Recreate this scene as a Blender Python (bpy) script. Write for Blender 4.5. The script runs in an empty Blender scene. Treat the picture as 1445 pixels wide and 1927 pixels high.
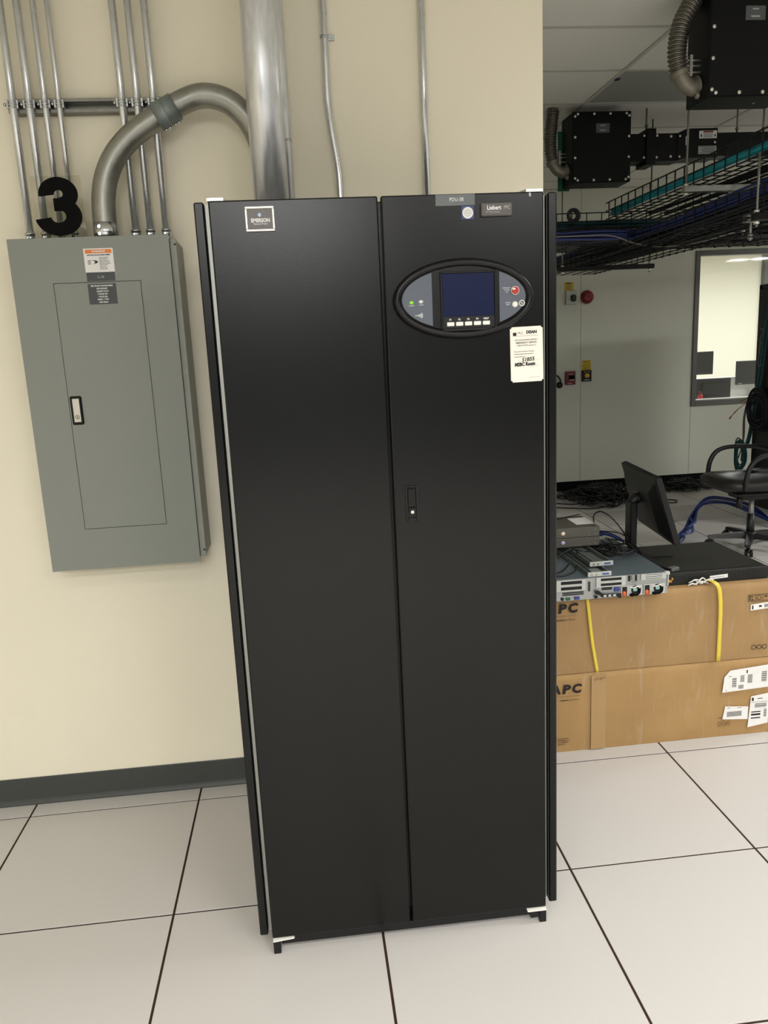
import bpy, bmesh, math, random
from mathutils import Vector, Matrix, noise
random.seed(7)
S = bpy.context.scene
COL = S.collection
PI = math.pi

# ------------------------------------------------------------------ camera
cd = bpy.data.cameras.new('camera')
cd.sensor_fit = 'VERTICAL'; cd.sensor_height = 24.0; cd.sensor_width = 18.0
cd.lens = 1473.07 / 1927.0 * 24.0
cd.clip_start = 0.05; cd.clip_end = 60
cam = bpy.data.objects.new('camera', cd); COL.objects.link(cam)
cam.location = (1.09156, -2.70642, 1.63135)
cam.rotation_euler = (1.36023445, 0.0462655, -0.1072330)
S.camera = cam

# ------------------------------------------------------------------ world, exposure
w = bpy.data.worlds.new('world'); S.world = w; w.use_nodes = True
w.node_tree.nodes['Background'].inputs[0].default_value = (0.9, 0.95, 1.0, 1)
w.node_tree.nodes['Background'].inputs[1].default_value = 0.02
S.view_settings.view_transform = 'Standard'
S.view_settings.look = 'None'
S.view_settings.exposure = 0.0
S.view_settings.gamma = 1.0
S.view_settings.use_curve_mapping = False

# ------------------------------------------------------------------ lamps (ceiling troffers, added fill lamps, office lamp)
CEIL = 3.06
LAMP_W = 53.0
def area(name, loc, sx, sy, watts, col=(1.0, 1.0, 1.0), spread=135):
    l = bpy.data.lights.new(name, 'AREA'); l.shape = 'RECTANGLE'
    l.size = sx; l.size_y = sy; l.energy = watts; l.color = col
    l.spread = math.radians(spread)
    o = bpy.data.objects.new(name, l); COL.objects.link(o); o.location = loc
    return o
TROFFERS_AND_FILLS = [(-1.6, -3.1, .08, 135), (.6, -3.1, .35, 135), (2.8, -3.1, .6, 135), (5.0, -3.1, .6, 135), (7.2, -3.1, .5, 135),
            (-1.0, -5.0, .2, 180), (.9, -5.0, 1.2, 180), (3.0, -5.0, 1.1, 180), (-.6, -6.8, .9, 180), (1.0, -6.8, 2.6, 180), (3.4, -6.8, .9, 180), (6.0, -6.8, .8, 180),
            (-.2, -8.4, 1.3, 180), (1.3, -8.4, 2.0, 180), (4.1, -.75, .85, 150), (8.2, 1.4, 2.6, 180)]  # last pair: unseen fill lamps added to brighten right floor and far room
for (x, y, k, sp) in TROFFERS_AND_FILLS:
    area('troffer_and_fill_lamp', (x, y, CEIL - .012), 1.14, .53, LAMP_W * k, spread=sp)
for (x, y, sx, p) in ((10.45, -3.15, .12, 3.5), (10.62, -3.10, .24, 7), (11.0, -2.98, .34, 10), (11.5, -2.98, .4, 12)):
    area('strip_lamp', (x, y, CEIL - .012), sx, .30, p, spread=180)
for x in (6.6, 8.6):
    area('office_lamp', (x, 6.9, 2.97), 1.1, .5, 72, (0.98, 0.99, 0.99), 165)

# ------------------------------------------------------------------ materials
def lin(h):
    if isinstance(h, str):
        h = h.lstrip('#'); c = [int(h[i:i + 2], 16) / 255 for i in (0, 2, 4)]
    else: c = [v / 255 for v in h]
    return tuple((v / 12.92 if v <= .04045 else ((v + .055) / 1.055) ** 2.4) for v in c) + (1.0,)
MATS = {}
def mat(name, col, rough=.5, metal=0.0, var=0.0, vscale=8.0, bump=0.0, bscale=200.0, spec=.5, stretch=None, rvar=0.0, coat=0.0):
    m = bpy.data.materials.new(name); m.use_nodes = True
    nt = m.node_tree; b = nt.nodes['Principled BSDF']; c = lin(col)
    b.inputs['Base Color'].default_value = c
    b.inputs['Roughness'].default_value = rough; b.inputs['Metallic'].default_value = metal
    b.inputs['Specular IOR Level'].default_value = spec
    if coat: b.inputs['Coat Weight'].default_value = coat
    tc = nt.nodes.new('ShaderNodeTexCoord')
    src = tc.outputs['Object']
    if stretch:
        mp = nt.nodes.new('ShaderNodeMapping'); mp.inputs['Scale'].default_value = stretch
        nt.links.new(src, mp.inputs[0]); src = mp.outputs[0]
    if var or rvar:
        n = nt.nodes.new('ShaderNodeTexNoise'); n.inputs['Scale'].default_value = vscale
        n.inputs['Detail'].default_value = 5; nt.links.new(src, n.inputs['Vector'])
        if var:
            r = nt.nodes.new('ShaderNodeValToRGB')
            r.color_ramp.elements[0].position = .3; r.color_ramp.elements[1].position = .7
            r.color_ramp.elements[0].color = tuple(v * (1 - var) for v in c[:3]) + (1,)
            r.color_ramp.elements[1].color = tuple(min(1, v * (1 + var)) for v in c[:3]) + (1,)
            nt.links.new(n.outputs[0], r.inputs[0]); nt.links.new(r.outputs[0], b.inputs['Base Color'])
        if rvar:
            mr = nt.nodes.new('ShaderNodeMapRange')
            mr.inputs[1].default_value = .3; mr.inputs[2].default_value = .7
            mr.inputs[3].default_value = max(.03, rough - rvar); mr.inputs[4].default_value = rough + rvar
            nt.links.new(n.outputs[0], mr.inputs[0]); nt.links.new(mr.outputs[0], b.inputs['Roughness'])
    if bump:
        n2 = nt.nodes.new('ShaderNodeTexNoise'); n2.inputs['Scale'].default_value = bscale
        n2.inputs['Detail'].default_value = 3; nt.links.new(src, n2.inputs['Vector'])
        bp = nt.nodes.new('ShaderNodeBump'); bp.inputs['Strength'].default_value = bump
        bp.inputs['Distance'].default_value = .002
        nt.links.new(n2.outputs[0], bp.inputs['Height']); nt.links.new(bp.outputs[0], b.inputs['Normal'])
    MATS[name] = m
    return m
mat('wall_paint', (232, 225, 204), .75, var=.02, vscale=2, bump=.12, bscale=260, spec=.25)
mat('far_paint', (200, 202, 188), .7, var=.02, vscale=2, spec=.25)
mat('office_paint', (230, 228, 210), .8)
mat('dark_paint', (74, 76, 76), .7)
mat('baseboard', (62, 65, 62), .45, spec=.4)
mat('floor_tile', (196, 192, 187), .42, var=.03, vscale=260, spec=.4)
mat('floor_joint', (58, 42, 36), .8, spec=.1)
mat('ceiling_tile', (222, 220, 210), .9, var=.05, vscale=190)
mat('return_tile', (150, 150, 142), .9, var=.12, vscale=220)
mat('ceiling_grid', (190, 188, 178), .6)
mat('grey_panel', (130, 134, 126), .42, spec=.4, bump=.03, bscale=300)
mat('panel_side', (140, 142, 132), .5, var=.06, vscale=30)
mat('black_cabinet', (10, 11, 9), .25, spec=.28, bump=.05, bscale=500)
mat('black_void', (8, 8, 8), .7)
mat('black_plastic', (15, 15, 15), .3, spec=.3)
mat('black_satin', (19, 19, 20), .45, spec=.3)
mat('black_matte', (7, 7, 7), .8, spec=.12)
mat('slate', (82, 88, 98), .5)
mat('lcd', (22, 29, 62), .16)
mat('zinc', (160, 160, 153), .45, metal=.7)
mat('bright_zinc', (228, 226, 214), .3, metal=.6)
mat('emt', (206, 208, 208), .28, metal=.8, var=.10, vscale=40, stretch=(1, 1, .15), rvar=.06)
mat('rigid', (218, 220, 222), .36, metal=.72, var=.12, vscale=55, stretch=(1, 1, .25), rvar=.08)
mat('dull_emt', (150, 150, 142), .42, metal=.9, var=.14, vscale=22, rvar=.08)
mat('steel_fitting', (196, 200, 202), .22, metal=1.0)
mat('grey_fitting', (125, 134, 132), .45, metal=.5)
mat('strut', (128, 128, 120), .45, metal=.8, var=.1, vscale=60)
mat('flex_metal', (130, 126, 116), .38, metal=.85)
mat('cast_metal', (132, 126, 114), .5, metal=.6)
mat('white_print', (225, 225, 222), .6)
mat('grey_print', (168, 172, 172), .6)
mat('ink', (18, 18, 18), .7)
mat('faint_ink', (120, 116, 106), .8)
mat('white_plastic', (232, 230, 222), .45)
mat('cream_card', (236, 231, 217), .45)
mat('dark_label', (58, 62, 62), .5)
mat('pdu_label', (98, 103, 104), .5)
mat('orange', (224, 124, 48), .55)
mat('blue_sticker', (48, 66, 112), .5)
mat('plate_brown', (84, 80, 76), .4, metal=.3)
mat('green_led', (140, 214, 60), .3)
mat('lamp_grey', (205, 206, 200), .3)
mat('red_button', (172, 46, 36), .3)
mat('silver', (212, 206, 196), .3, metal=.7)
mat('busway', (8, 9, 10), .5, spec=.22)
mat('green_paint', (16, 92, 62), .5)
mat('label_grey', (88, 92, 92), .5)
mat('paper', (226, 224, 220), .6, var=.03, vscale=20)
mat('carton_ink', (30, 24, 18), .8)
mat('carton_faint', (100, 74, 44), .85)
mat('packing_tape', (168, 135, 90), .3, spec=.6)
mat('yellow_strap', (222, 196, 66), .35)
mat('yellow_sign', (190, 164, 30), .5)
mat('server_top', (96, 107, 112), .4, metal=.25, var=.05, vscale=12)
mat('server_steel', (158, 160, 158), .35, metal=.5)
mat('server_light', (184, 185, 179), .45)
mat('orange_tab', (220, 92, 40), .45)
mat('mint', (150, 200, 186), .5)
mat('blue_port', (44, 60, 128), .5)
mat('router_black', (32, 32, 29), .5, spec=.3)
mat('mini_grey', (92, 90, 82), .45, metal=.3)
mat('mini_side', (150, 150, 144), .45, metal=.4)
mat('warm_button', (240, 226, 190), .4)
mat('violet_button', (196, 178, 226), .4)
mat('rail_steel', (128, 136, 132), .35, metal=.7)
mat('blue_cable', (20, 36, 92), .5)
mat('navy_cable', (6, 9, 26), .5)
mat('pale_blue_cable', (74, 96, 150), .45)
mat('teal_cable', (44, 168, 184), .5)
mat('dark_teal_cable', (20, 74, 78), .5)
mat('black_cable', (13, 13, 14), .4)
mat('grey_cable', (110, 106, 96), .5)
mat('gold', (186, 140, 60), .4, metal=.5)
mat('leather', (34, 32, 30), .42)
mat('chair_plastic', (20, 20, 21), .45)
mat('red_device', (118, 14, 20), .4)
mat('dark_red', (110, 24, 34), .45)
mat('beige_device', (176, 178, 168), .5)
mat('green_black', (22, 40, 34), .5)
mat('amber', (222, 176, 50), .4)
mat('window_frame', (96, 96, 92), .45, metal=.4)
mat('sill_bright', (226, 226, 220), .4)
mat('office_black', (46, 48, 50), .4)
mat('office_dark', (28, 28, 28), .5)
mat('desk_white', (228, 228, 222), .4)
mat('red_bottle', (196, 40, 40), .4)
mat('rack_black', (16, 16, 22), .4)
mat('purple_cable', (22, 18, 32), .5)

# cardboard: flutes run vertically, scuffed and stretched-film sheen
def cardboard(name, col):
    m = mat(name, col, .72, var=.07, vscale=5, spec=.25)
    nt = m.node_tree; b = nt.nodes['Principled BSDF']; tc = [n for n in nt.nodes if n.type == 'TEX_COORD'][0]
    wv = nt.nodes.new('ShaderNodeTexWave'); wv.inputs['Scale'].default_value = 42; wv.bands_direction = 'X'
    wv.inputs['Distortion'].default_value = .6
    nt.links.new(tc.outputs['Object'], wv.inputs['Vector'])
    n = nt.nodes.new('ShaderNodeTexNoise'); n.inputs['Scale'].default_value = 9; n.inputs['Detail'].default_value = 6
    nt.links.new(tc.outputs['Object'], n.inputs['Vector'])
    ad = nt.nodes.new('ShaderNodeMath'); ad.operation = 'MULTIPLY_ADD'; ad.inputs[1].default_value = .05
    nt.links.new(wv.outputs['Fac'], ad.inputs[0]); nt.links.new(n.outputs[0], ad.inputs[2])
    ramp = [x for x in nt.nodes if x.type == 'VALTORGB'][0]
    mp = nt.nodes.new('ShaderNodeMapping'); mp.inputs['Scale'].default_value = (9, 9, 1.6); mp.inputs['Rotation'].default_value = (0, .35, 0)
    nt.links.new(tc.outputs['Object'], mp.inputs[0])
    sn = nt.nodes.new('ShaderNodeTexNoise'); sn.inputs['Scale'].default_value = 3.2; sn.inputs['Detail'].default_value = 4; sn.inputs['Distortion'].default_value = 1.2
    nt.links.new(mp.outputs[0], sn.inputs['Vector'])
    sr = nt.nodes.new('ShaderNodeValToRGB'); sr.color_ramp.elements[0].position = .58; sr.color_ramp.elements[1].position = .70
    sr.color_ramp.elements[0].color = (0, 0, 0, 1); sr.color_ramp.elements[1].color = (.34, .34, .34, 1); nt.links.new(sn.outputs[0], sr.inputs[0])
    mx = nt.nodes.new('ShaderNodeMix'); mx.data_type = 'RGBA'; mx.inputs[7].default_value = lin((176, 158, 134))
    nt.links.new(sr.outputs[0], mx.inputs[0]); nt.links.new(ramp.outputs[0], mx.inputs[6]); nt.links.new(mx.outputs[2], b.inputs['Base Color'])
    bp = nt.nodes.new('ShaderNodeBump'); bp.inputs['Strength'].default_value = .45; bp.inputs['Distance'].default_value = .006
    nt.links.new(ad.outputs[0], bp.inputs['Height']); nt.links.new(bp.outputs[0], b.inputs['Normal'])
    return m
cardboard('carton', (158, 127, 86)); cardboard('carton_low', (164, 131, 86))

# perforated floor tile: rows of round holes
def perforated():
    m = mat('perforated_tile', (168, 164, 158), .45)
    nt = m.node_tree; b = nt.nodes['Principled BSDF']; tc = [n for n in nt.nodes if n.type == 'TEX_COORD'][0]
    mp = nt.nodes.new('ShaderNodeMapping'); mp.inputs['Scale'].default_value = (34, 34, 34)
    nt.links.new(tc.outputs['Object'], mp.inputs[0])
    fr = nt.nodes.new('ShaderNodeVectorMath'); fr.operation = 'FRACTION'; nt.links.new(mp.outputs[0], fr.inputs[0])
    sb = nt.nodes.new('ShaderNodeVectorMath'); sb.operation = 'SUBTRACT'; sb.inputs[1].default_value = (.5, .5, 0)
    nt.links.new(fr.outputs[0], sb.inputs[0])
    ml = nt.nodes.new('ShaderNodeVectorMath'); ml.operation = 'MULTIPLY'; ml.inputs[1].default_value = (1, 1, 0)
    nt.links.new(sb.outputs[0], ml.inputs[0])
    ln = nt.nodes.new('ShaderNodeVectorMath'); ln.operation = 'LENGTH'; nt.links.new(ml.outputs[0], ln.inputs[0])
    gt = nt.nodes.new('ShaderNodeMath'); gt.operation = 'GREATER_THAN'; gt.inputs[1].default_value = .3
    nt.links.new(ln.outputs['Value'], gt.inputs[0])
    mx = nt.nodes.new('ShaderNodeMix'); mx.data_type = 'RGBA'
    mx.inputs[6].default_value = lin((30, 30, 28)); mx.inputs[7].default_value = lin((206, 202, 196))
    nt.links.new(gt.outputs[0], mx.inputs[0]); nt.links.new(mx.outputs[2], b.inputs['Base Color'])
perforated()

def clear(name, gloss, tint=(1, 1, 1, 1)):
    m = bpy.data.materials.new(name); m.use_nodes = True; nt = m.node_tree
    nt.nodes.remove(nt.nodes['Principled BSDF']); out = nt.nodes['Material Output']
    t = nt.nodes.new('ShaderNodeBsdfTransparent'); t.inputs[0].default_value = tint
    g = nt.nodes.new('ShaderNodeBsdfGlossy'); g.inputs['Roughness'].default_value = .03
    f = nt.nodes.new('ShaderNodeFresnel'); f.inputs[0].default_value = gloss
    x = nt.nodes.new('ShaderNodeMixShader')
    nt.links.new(f.outputs[0], x.inputs[0]); nt.links.new(t.outputs[0], x.inputs[1]); nt.links.new(g.outputs[0], x.inputs[2])
    nt.links.new(x.outputs[0], out.inputs[0]); MATS[name] = m
clear('glass', 1.5); clear('acrylic', 1.12, (.93, .93, .9, 1))
def emit(name, col, s):
    m = bpy.data.materials.new(name); m.use_nodes = True; b = m.node_tree.nodes['Principled BSDF']
    b.inputs['Emission Color'].default_value = col; b.inputs['Emission Strength'].default_value = s; MATS[name] = m
emit('diffuser', (1, .95, .86, 1), 4.0)

# ------------------------------------------------------------------ mesh helpers
class MB:
    """collects geometry in world (or local) space for ONE object"""
    def __init__(s): s.bm = bmesh.new()
    def box(s, x0, x1, y0, y1, z0, z1, bev=0.0, M=None, seg=1):
        b = bmesh.new(); bmesh.ops.create_cube(b, size=1)
        for v in b.verts:
            v.co = Vector(((x0 + x1) / 2 + v.co.x * (x1 - x0), (y0 + y1) / 2 + v.co.y * (y1 - y0), (z0 + z1) / 2 + v.co.z * (z1 - z0)))
        if bev:
            bmesh.ops.bevel(b, geom=b.edges[:], offset=bev, segments=seg, profile=.5, affect='EDGES')
        return s.join(b, M)
    def join(s, b, M=None):
        if M is not None: bmesh.ops.transform(b, matrix=M, verts=b.verts)
        vm = {}
        for v in b.verts: vm[v] = s.bm.verts.new(v.co)
        for f in b.faces:
            try:
                nf = s.bm.faces.new([vm[v] for v in f.verts]); nf.smooth = f.smooth
            except ValueError: pass
        b.free(); return s
    def poly(s, pts): s.bm.faces.new([s.bm.verts.new(p) for p in pts]); return s
    def prism(s, pts, d):
        """outline pts (3D, planar) pushed along vector d"""
        d = Vector(d); a = [s.bm.verts.new(p) for p in pts]; c = [s.bm.verts.new(Vector(p) + d) for p in pts]
        n = len(a); s.bm.faces.new(a); s.bm.faces.new(c[::-1])
        for i in range(n): s.bm.faces.new([a[i], c[i], c[(i + 1) % n], a[(i + 1) % n]])
        return s
    def tube(s, path, r, n=10, caps=True):
        """round tube along a polyline; r a number or a list"""
        path = [Vector(p) for p in path]; k = len(path)
        rs = r if isinstance(r, (list, tuple)) else [r] * k
        t0 = (path[1] - path[0]).normalized()
        up = Vector((0, 0, 1)) if abs(t0.z) < .9 else Vector((0, 1, 0))
        u = t0.cross(up).normalized(); rings = []
        for i, p in enumerate(path):
            if i == 0: t = path[1] - path[0]
            elif i == k - 1: t = path[-1] - path[-2]
            else: t = (path[i + 1] - path[i]).normalized() + (path[i] - path[i - 1]).normalized()
            t = t.normalized() if t.length > 1e-9 else t0
            u = (u - t * u.dot(t)); u = u.normalized() if u.length > 1e-6 else t.orthogonal().normalized()
            v = t.cross(u)
            rings.append([s.bm.verts.new(p + (u * math.cos(a) + v * math.sin(a)) * rs[i]) for a in [2 * PI * j / n for j in range(n)]])
        for a, b in zip(rings, rings[1:]):
            for j in range(n):
                f = s.bm.faces.new([a[j], a[(j + 1) % n], b[(j + 1) % n], b[j]]); f.smooth = True
        if caps: s.bm.faces.new(rings[0][::-1]); s.bm.faces.new(rings[-1])
        return s
    def cyl(s, p0, p1, r, n=16, r2=None): return s.tube([p0, p1], [r, r if r2 is None else r2], n)
    def ring(s, c, r, rt, axis='Y', n=28, m=8, rz=None, rot=0, M=None):
        pts = []
        rz = rz or r
        for i in range(n + 1):
            a = 2 * PI * i / n; x, z = r * math.cos(a), rz * math.sin(a)
            pts.append({'Y': (x, 0, z), 'Z': (x, z, 0), 'X': (0, x, z)}[axis])
        pts = [Vector(c) + (Matrix.Rotation(rot, 3, axis) @ Vector(p)) for p in pts]
        return s.tube(pts, rt, m, caps=False)
    def ball(s, c, r, seg=12, sc=(1, 1, 1)):
        b = bmesh.new(); bmesh.ops.create_uvsphere(b, u_segments=seg, v_segments=max(6, seg // 2), radius=r)
        for f in b.faces: f.smooth = True
        for v in b.verts: v.co = Vector(c) + Vector((v.co.x * sc[0], v.co.y * sc[1], v.co.z * sc[2]))
        return s.join(b)
    def text(s, body, size, M, bold=0.0, align='CENTER', ext=.0003, sx=1.0, shear=0.0):
        cu = bpy.data.curves.new('t', 'FONT'); cu.body = body; cu.size = size; cu.align_x = align; cu.align_y = 'CENTER'
        cu.extrude = ext; cu.offset = bold; cu.resolution_u = 2; cu.shear = shear
        o = bpy.data.objects.new('t', cu); COL.objects.link(o)
        bpy.context.view_layer.update()
        me = bpy.data.meshes.new_from_object(o.evaluated_get(bpy.context.evaluated_depsgraph_get()))
        bpy.data.objects.remove(o); bpy.data.curves.remove(cu)
        b = bmesh.new(); b.from_mesh(me); bpy.data.meshes.remove(me)
        bmesh.ops.scale(b, vec=(sx, 1, 1), verts=b.verts)
        return s.join(b, M)
    def build(s, name, m, parent=None, shift=True):
        me = bpy.data.meshes.new(name)
        off = Vector((0, 0, 0))
        if parent is not None and shift: off = Vector(parent['_o'])
        if off.length: bmesh.ops.translate(s.bm, vec=-off, verts=s.bm.verts)
        bmesh.ops.recalc_face_normals(s.bm, faces=s.bm.faces[:])
        s.bm.to_mesh(me); s.bm.free()
        me.materials.append(MATS[m])
        small = any(k in name for k in ('lettering', 'print', 'symbols', 'lines', 'vent_slots', 'slot_frame', 'slot_opening', 'port_opening', 'clamp_screws', 'white_marks'))
        o = bpy.data.objects.new(name, me); COL.objects.link(o)
        if small and parent is not None: o['kind'] = 'stuff'
        if parent is not None: o.parent = parent; o['_o'] = parent['_o']
        return o
def FY(x, y, z, rot=0.0):
    """text frame facing -Y"""
    return Matrix.Translation((x, y, z)) @ Matrix(((1, 0, 0, 0), (0, 0, -1, 0), (0, 1, 0, 0), (0, 0, 0, 1))) @ Matrix.Rotation(rot, 4, 'Z')
def FZ(x, y, z, rot=0.0): return Matrix.Translation((x, y, z)) @ Matrix.Rotation(rot, 4, 'Z')
def thing(name, label, cat, loc, group=None, rz=0.0):
    o = bpy.data.objects.new(name, None); COL.objects.link(o); o.empty_display_size = .1
    o.location = loc; o.rotation_euler = (0, 0, rz); o['_o'] = tuple(loc)
    o['label'] = label; o['category'] = cat
    if group: o['group'] = group
    return o
def tag(o, label, cat, group=None, kind=None):
    o['label'] = label; o['category'] = cat
    if group: o['group'] = group
    if kind: o['kind'] = kind
    return o
def struct(o): o['kind'] = 'structure'; return o
def stuff(o): o['kind'] = 'stuff'; return o
def single(mb, name, m, base, label, cat, group=None, kind=None):
    """a thing that is one mesh, its origin at its base"""
    bmesh.ops.translate(mb.bm, vec=-Vector(base), verts=mb.bm.verts)
    o = mb.build(name, m); o.location = base; o['_o'] = tuple(base)
    return tag(o, label, cat, group, kind)
def arc(c, r, a0, a1, n, ax=(1, 0, 0), bx=(0, 0, 1)):
    c, ax, bx = Vector(c), Vector(ax), Vector(bx)
    return [c + ax * (r * math.cos(a0 + (a1 - a0) * i / n)) + bx * (r * math.sin(a0 + (a1 - a0) * i / n)) for i in range(n + 1)]
def smooth(pts, sub=6):
    """Catmull-Rom through points"""
    P = [Vector(p) for p in pts]; P = [P[0] * 2 - P[1]] + P + [P[-1] * 2 - P[-2]]; out = []
    for i in range(1, len(P) - 2):
        for j in range(sub):
            t = j / sub; a, b, c, d = P[i - 1], P[i], P[i + 1], P[i + 2]
            out.append(.5 * ((2 * b) + (c - a) * t + (2 * a - 5 * b + 4 * c - d) * t * t + (3 * b - a - 3 * c + d) * t ** 3))
    out.append(P[-2]); return out

# ================================================================== SETTING
T = .6096
YW = .091          # face of the near wall
YF = 5.34          # face of the far wall
XE = 1.97          # end of the near wall
slab = MB().box(-3.2, 12.2, -9.2, 5.5, -.16, -.0022)
floor = struct(slab.build('floor', 'floor_joint'))
floor['_o'] = (0, 0, 0)
def tile_mesh():
    m = MB().box(.0036, T - .0036, .0036, T - .0036, -.02, 0, bev=.0005)
    o = m.build('floor_tile', 'floor_tile'); return o
tile0 = tile_mesh(); first = True
PERF = {(7, 6), (8, 6), (6, 6)}
rest = MB()
def hidden_tile(i, j):
    x0, y0 = i * T, j * T
    if y0 > YW and x0 < 1.7: return True
    return False
pm = bpy.data.meshes.new
for i in range(-5, 20):
    for j in range(-15, 9):
        vis = (-2 <= i <= 9 and -4 <= j <= 8 and not hidden_tile(i, j))
        if j * T + T > YF + .15: continue
        if vis:
            if first: o = tile0; first = False
            else: o = tile0.copy(); COL.objects.link(o)
            o.parent = floor; o.location = (i * T, j * T, 0)
            if (i, j) in PERF:
                o.data = tile0.data.copy(); o.data.materials[0] = MATS['perforated_tile']; o['label'] = 'perforated grey air tile'
        else:
            rest.box(i * T + .003, i * T + T - .003, j * T + .003, j * T + T - .003, -.02, 0)
stuff(rest.build('floor_tile_field', 'floor_tile', floor))

# ceiling: grid bars with lay-in tiles
ceil = struct(MB().box(-3.2, 12.2, -9.2, 5.5, CEIL + .03, CEIL + .12).build('ceiling', 'ceiling_tile')); ceil['_o'] = (0, 0, 0)
GX0, GY0 = 3.0 - 1.2192 * 5, 1.285 - T * 17
c0 = MB().box(.012, 1.2192 - .012, .012, T - .012, CEIL + .004, CEIL + .02, bev=.002).build('ceiling_tile', 'ceiling_tile')
first = True; rest = MB(); lampcells = []
for i in range(0, 13):
    for j in range(0, 24):
        x, y = GX0 + i * 1.2192, GY0 + j * T
        if y > YF - .1 or x > 12: continue
        if 1.5 < x + 1.2 and x < 6.2 and y > -.3:
            if first: o = c0; first = False
            else: o = c0.copy(); COL.objects.link(o)
            o.parent = ceil; o.location = (x, y, 0)
            if i == 5 and j == 18:
                o.data = c0.data.copy(); o.data.materials[0] = MATS['return_tile']; o['label'] = 'darker grey perforated ceiling tile'
        else: rest.box(x + .012, x + 1.2192 - .012, y + .012, y + T - .012, CEIL + .004, CEIL + .02)
stuff(rest.build('ceiling_tile_field', 'ceiling_tile', ceil))
g = MB()
for i in range(0, 14): g.box(GX0 + i * 1.2192 - .012, GX0 + i * 1.2192 + .012, -9.2, 5.34, CEIL, CEIL + .03)
for j in range(0, 25): g.box(-3.2, 12.2, GY0 + j * T - .012, GY0 + j * T + .012, CEIL + .001, CEIL + .028)
g.build('ceiling_grid', 'ceiling_grid', ceil)

struct(MB().box(-3.2, XE, YW, YW + .13, 0, CEIL + .03, bev=.003).build('wall_back', 'wall_paint'))
struct(MB().box(XE - .13, XE, YW + .131, YF, 0, CEIL + .03).build('wall_partition', 'far_paint'))
struct(MB().box(-3.2, -3.0, -9.2, YW, 0, CEIL + .03).build('wall_left', 'wall_paint'))
struct(MB().box(-3.2, 12.2, -9.3, -9.1, 0, CEIL + .03).build('wall_front', 'dark_paint'))
struct(MB().box(12.0, 12.2, -9.1, 9.6, 0, CEIL + .03).build('wall_right', 'far_paint'))
# coved rubber base
bb = MB()
prof = [(YW - .0005, 0.0), (YW - .0125, 0.0), (YW - .0125, .004), (YW - .006, .013), (YW - .004, .02), (YW - .0035, .104), (YW - .0025, .107), (YW - .0005, .107)]
bb.prism([(-3.0, y, z) for y, z in prof], (XE + 3.0, 0, 0))
struct(bb.build('baseboard_back', 'baseboard'))

# far wall with a window; panels with narrow joints
WX0, WX1, WZ0, WZ1 = 5.275, 7.35, .885, 2.375
wf = struct(MB().box(XE - .13, 12.2, YF + .012, YF + .1, 0, WZ0 - .05).box(XE - .13, 12.2, YF + .012, YF + .1, WZ1 + .05, CEIL + .03)
            .box(XE - .13, WX0 - .05, YF + .012, YF + .1, WZ0 - .05, WZ1 + .05).box(WX1 + .05, 12.2, YF + .012, YF + .1, WZ0 - .05, WZ1 + .05)
            .build('wall_far', 'far_paint')); wf['_o'] = (0, 0, 0)
def wall_panel(x0, x1, z0, z1): MB().box(x0, x1, YF, YF + .0125, z0, z1, bev=.0015).build('wall_panel', 'far_paint', wf)
e = [XE, 2.79, 4.009, 5.228]
for a, b in zip(e, e[1:]): wall_panel(a + .0015, b - .0015, 0, CEIL)
wall_panel(5.2295, 6.446, 0, WZ0 - .051); wall_panel(6.449, 7.4, 0, WZ0 - .051)
wall_panel(5.2295, 6.446, WZ1 + .051, CEIL); wall_panel(6.449, 7.4, WZ1 + .051, CEIL)
wall_panel(7.403, 8.62, 0, CEIL); wall_panel(8.623, 9.84, 0, CEIL); wall_panel(9.843, 12.0, 0, CEIL)
win = struct(MB().box(WX0 - .05, WX0, YF - .018, YF + .1, WZ0 - .05, WZ1 + .05, bev=.003).box(WX1, WX1 + .05, YF - .018, YF + .1, WZ0 - .05, WZ1 + .05, bev=.003)
             .box(WX0, WX1, YF - .018, YF + .1, WZ1, WZ1 + .05, bev=.003).box(WX0, WX1, YF - .018, YF + .1, WZ0 - .05, WZ0, bev=.003).build('window_1', 'window_frame')); win['_o'] = (0, 0, 0)
MB().box(WX0, WX1, YF + .03, YF + .036, WZ0, WZ1).build('window_pane', 'glass', win)
MB().box(WX0 + .002, WX1 - .002, YF + .045, YF + .13, WZ0 + .0005, WZ0 + .012, bev=.002).build('window_sill', 'sill_bright', win)
fb = MB().prism([(XE, y, z) for y, z in [(YF - .001, 0), (YF - .012, 0), (YF - .005, .015), (YF - .004, .1), (YF - .001, .103)]], (7.0, 0, 0))
struct(fb.build('baseboard_far', 'black_matte'))
# office beyond the window
struct(MB().box(4.6, 12.2, YF + .101, 9.6, -.16, 0).build('floor_office', 'floor_tile'))
struct(MB().box(4.5, 12.2, YF + .101, 9.6, CEIL, CEIL + .12).build('ceiling_office', 'ceiling_tile'))
struct(MB().box(4.5, 12.2, 9.0, 9.2, 0, CEIL).build('wall_office_back', 'office_paint'))
struct(MB().box(4.4, 4.6, YF + .101, 9.2, 0, CEIL).build('wall_office_side', 'office_paint'))
struct(MB().box(8.16, 8.26, 8.9, 8.999, 0, CEIL, bev=.006).build('trim_1', 'window_frame'))

# ================================================================== POWER CABINET
D = -.808          # door face
cab = thing('power_cabinet', 'tall black two-door power distribution cabinet standing in front of the cream wall', 'cabinet', (1.30, -.45, 0))
MB().box(.912, 1.688, D + .026, -.06, .07, 1.958, bev=.003).build('housing', 'black_cabinet', cab)
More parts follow.
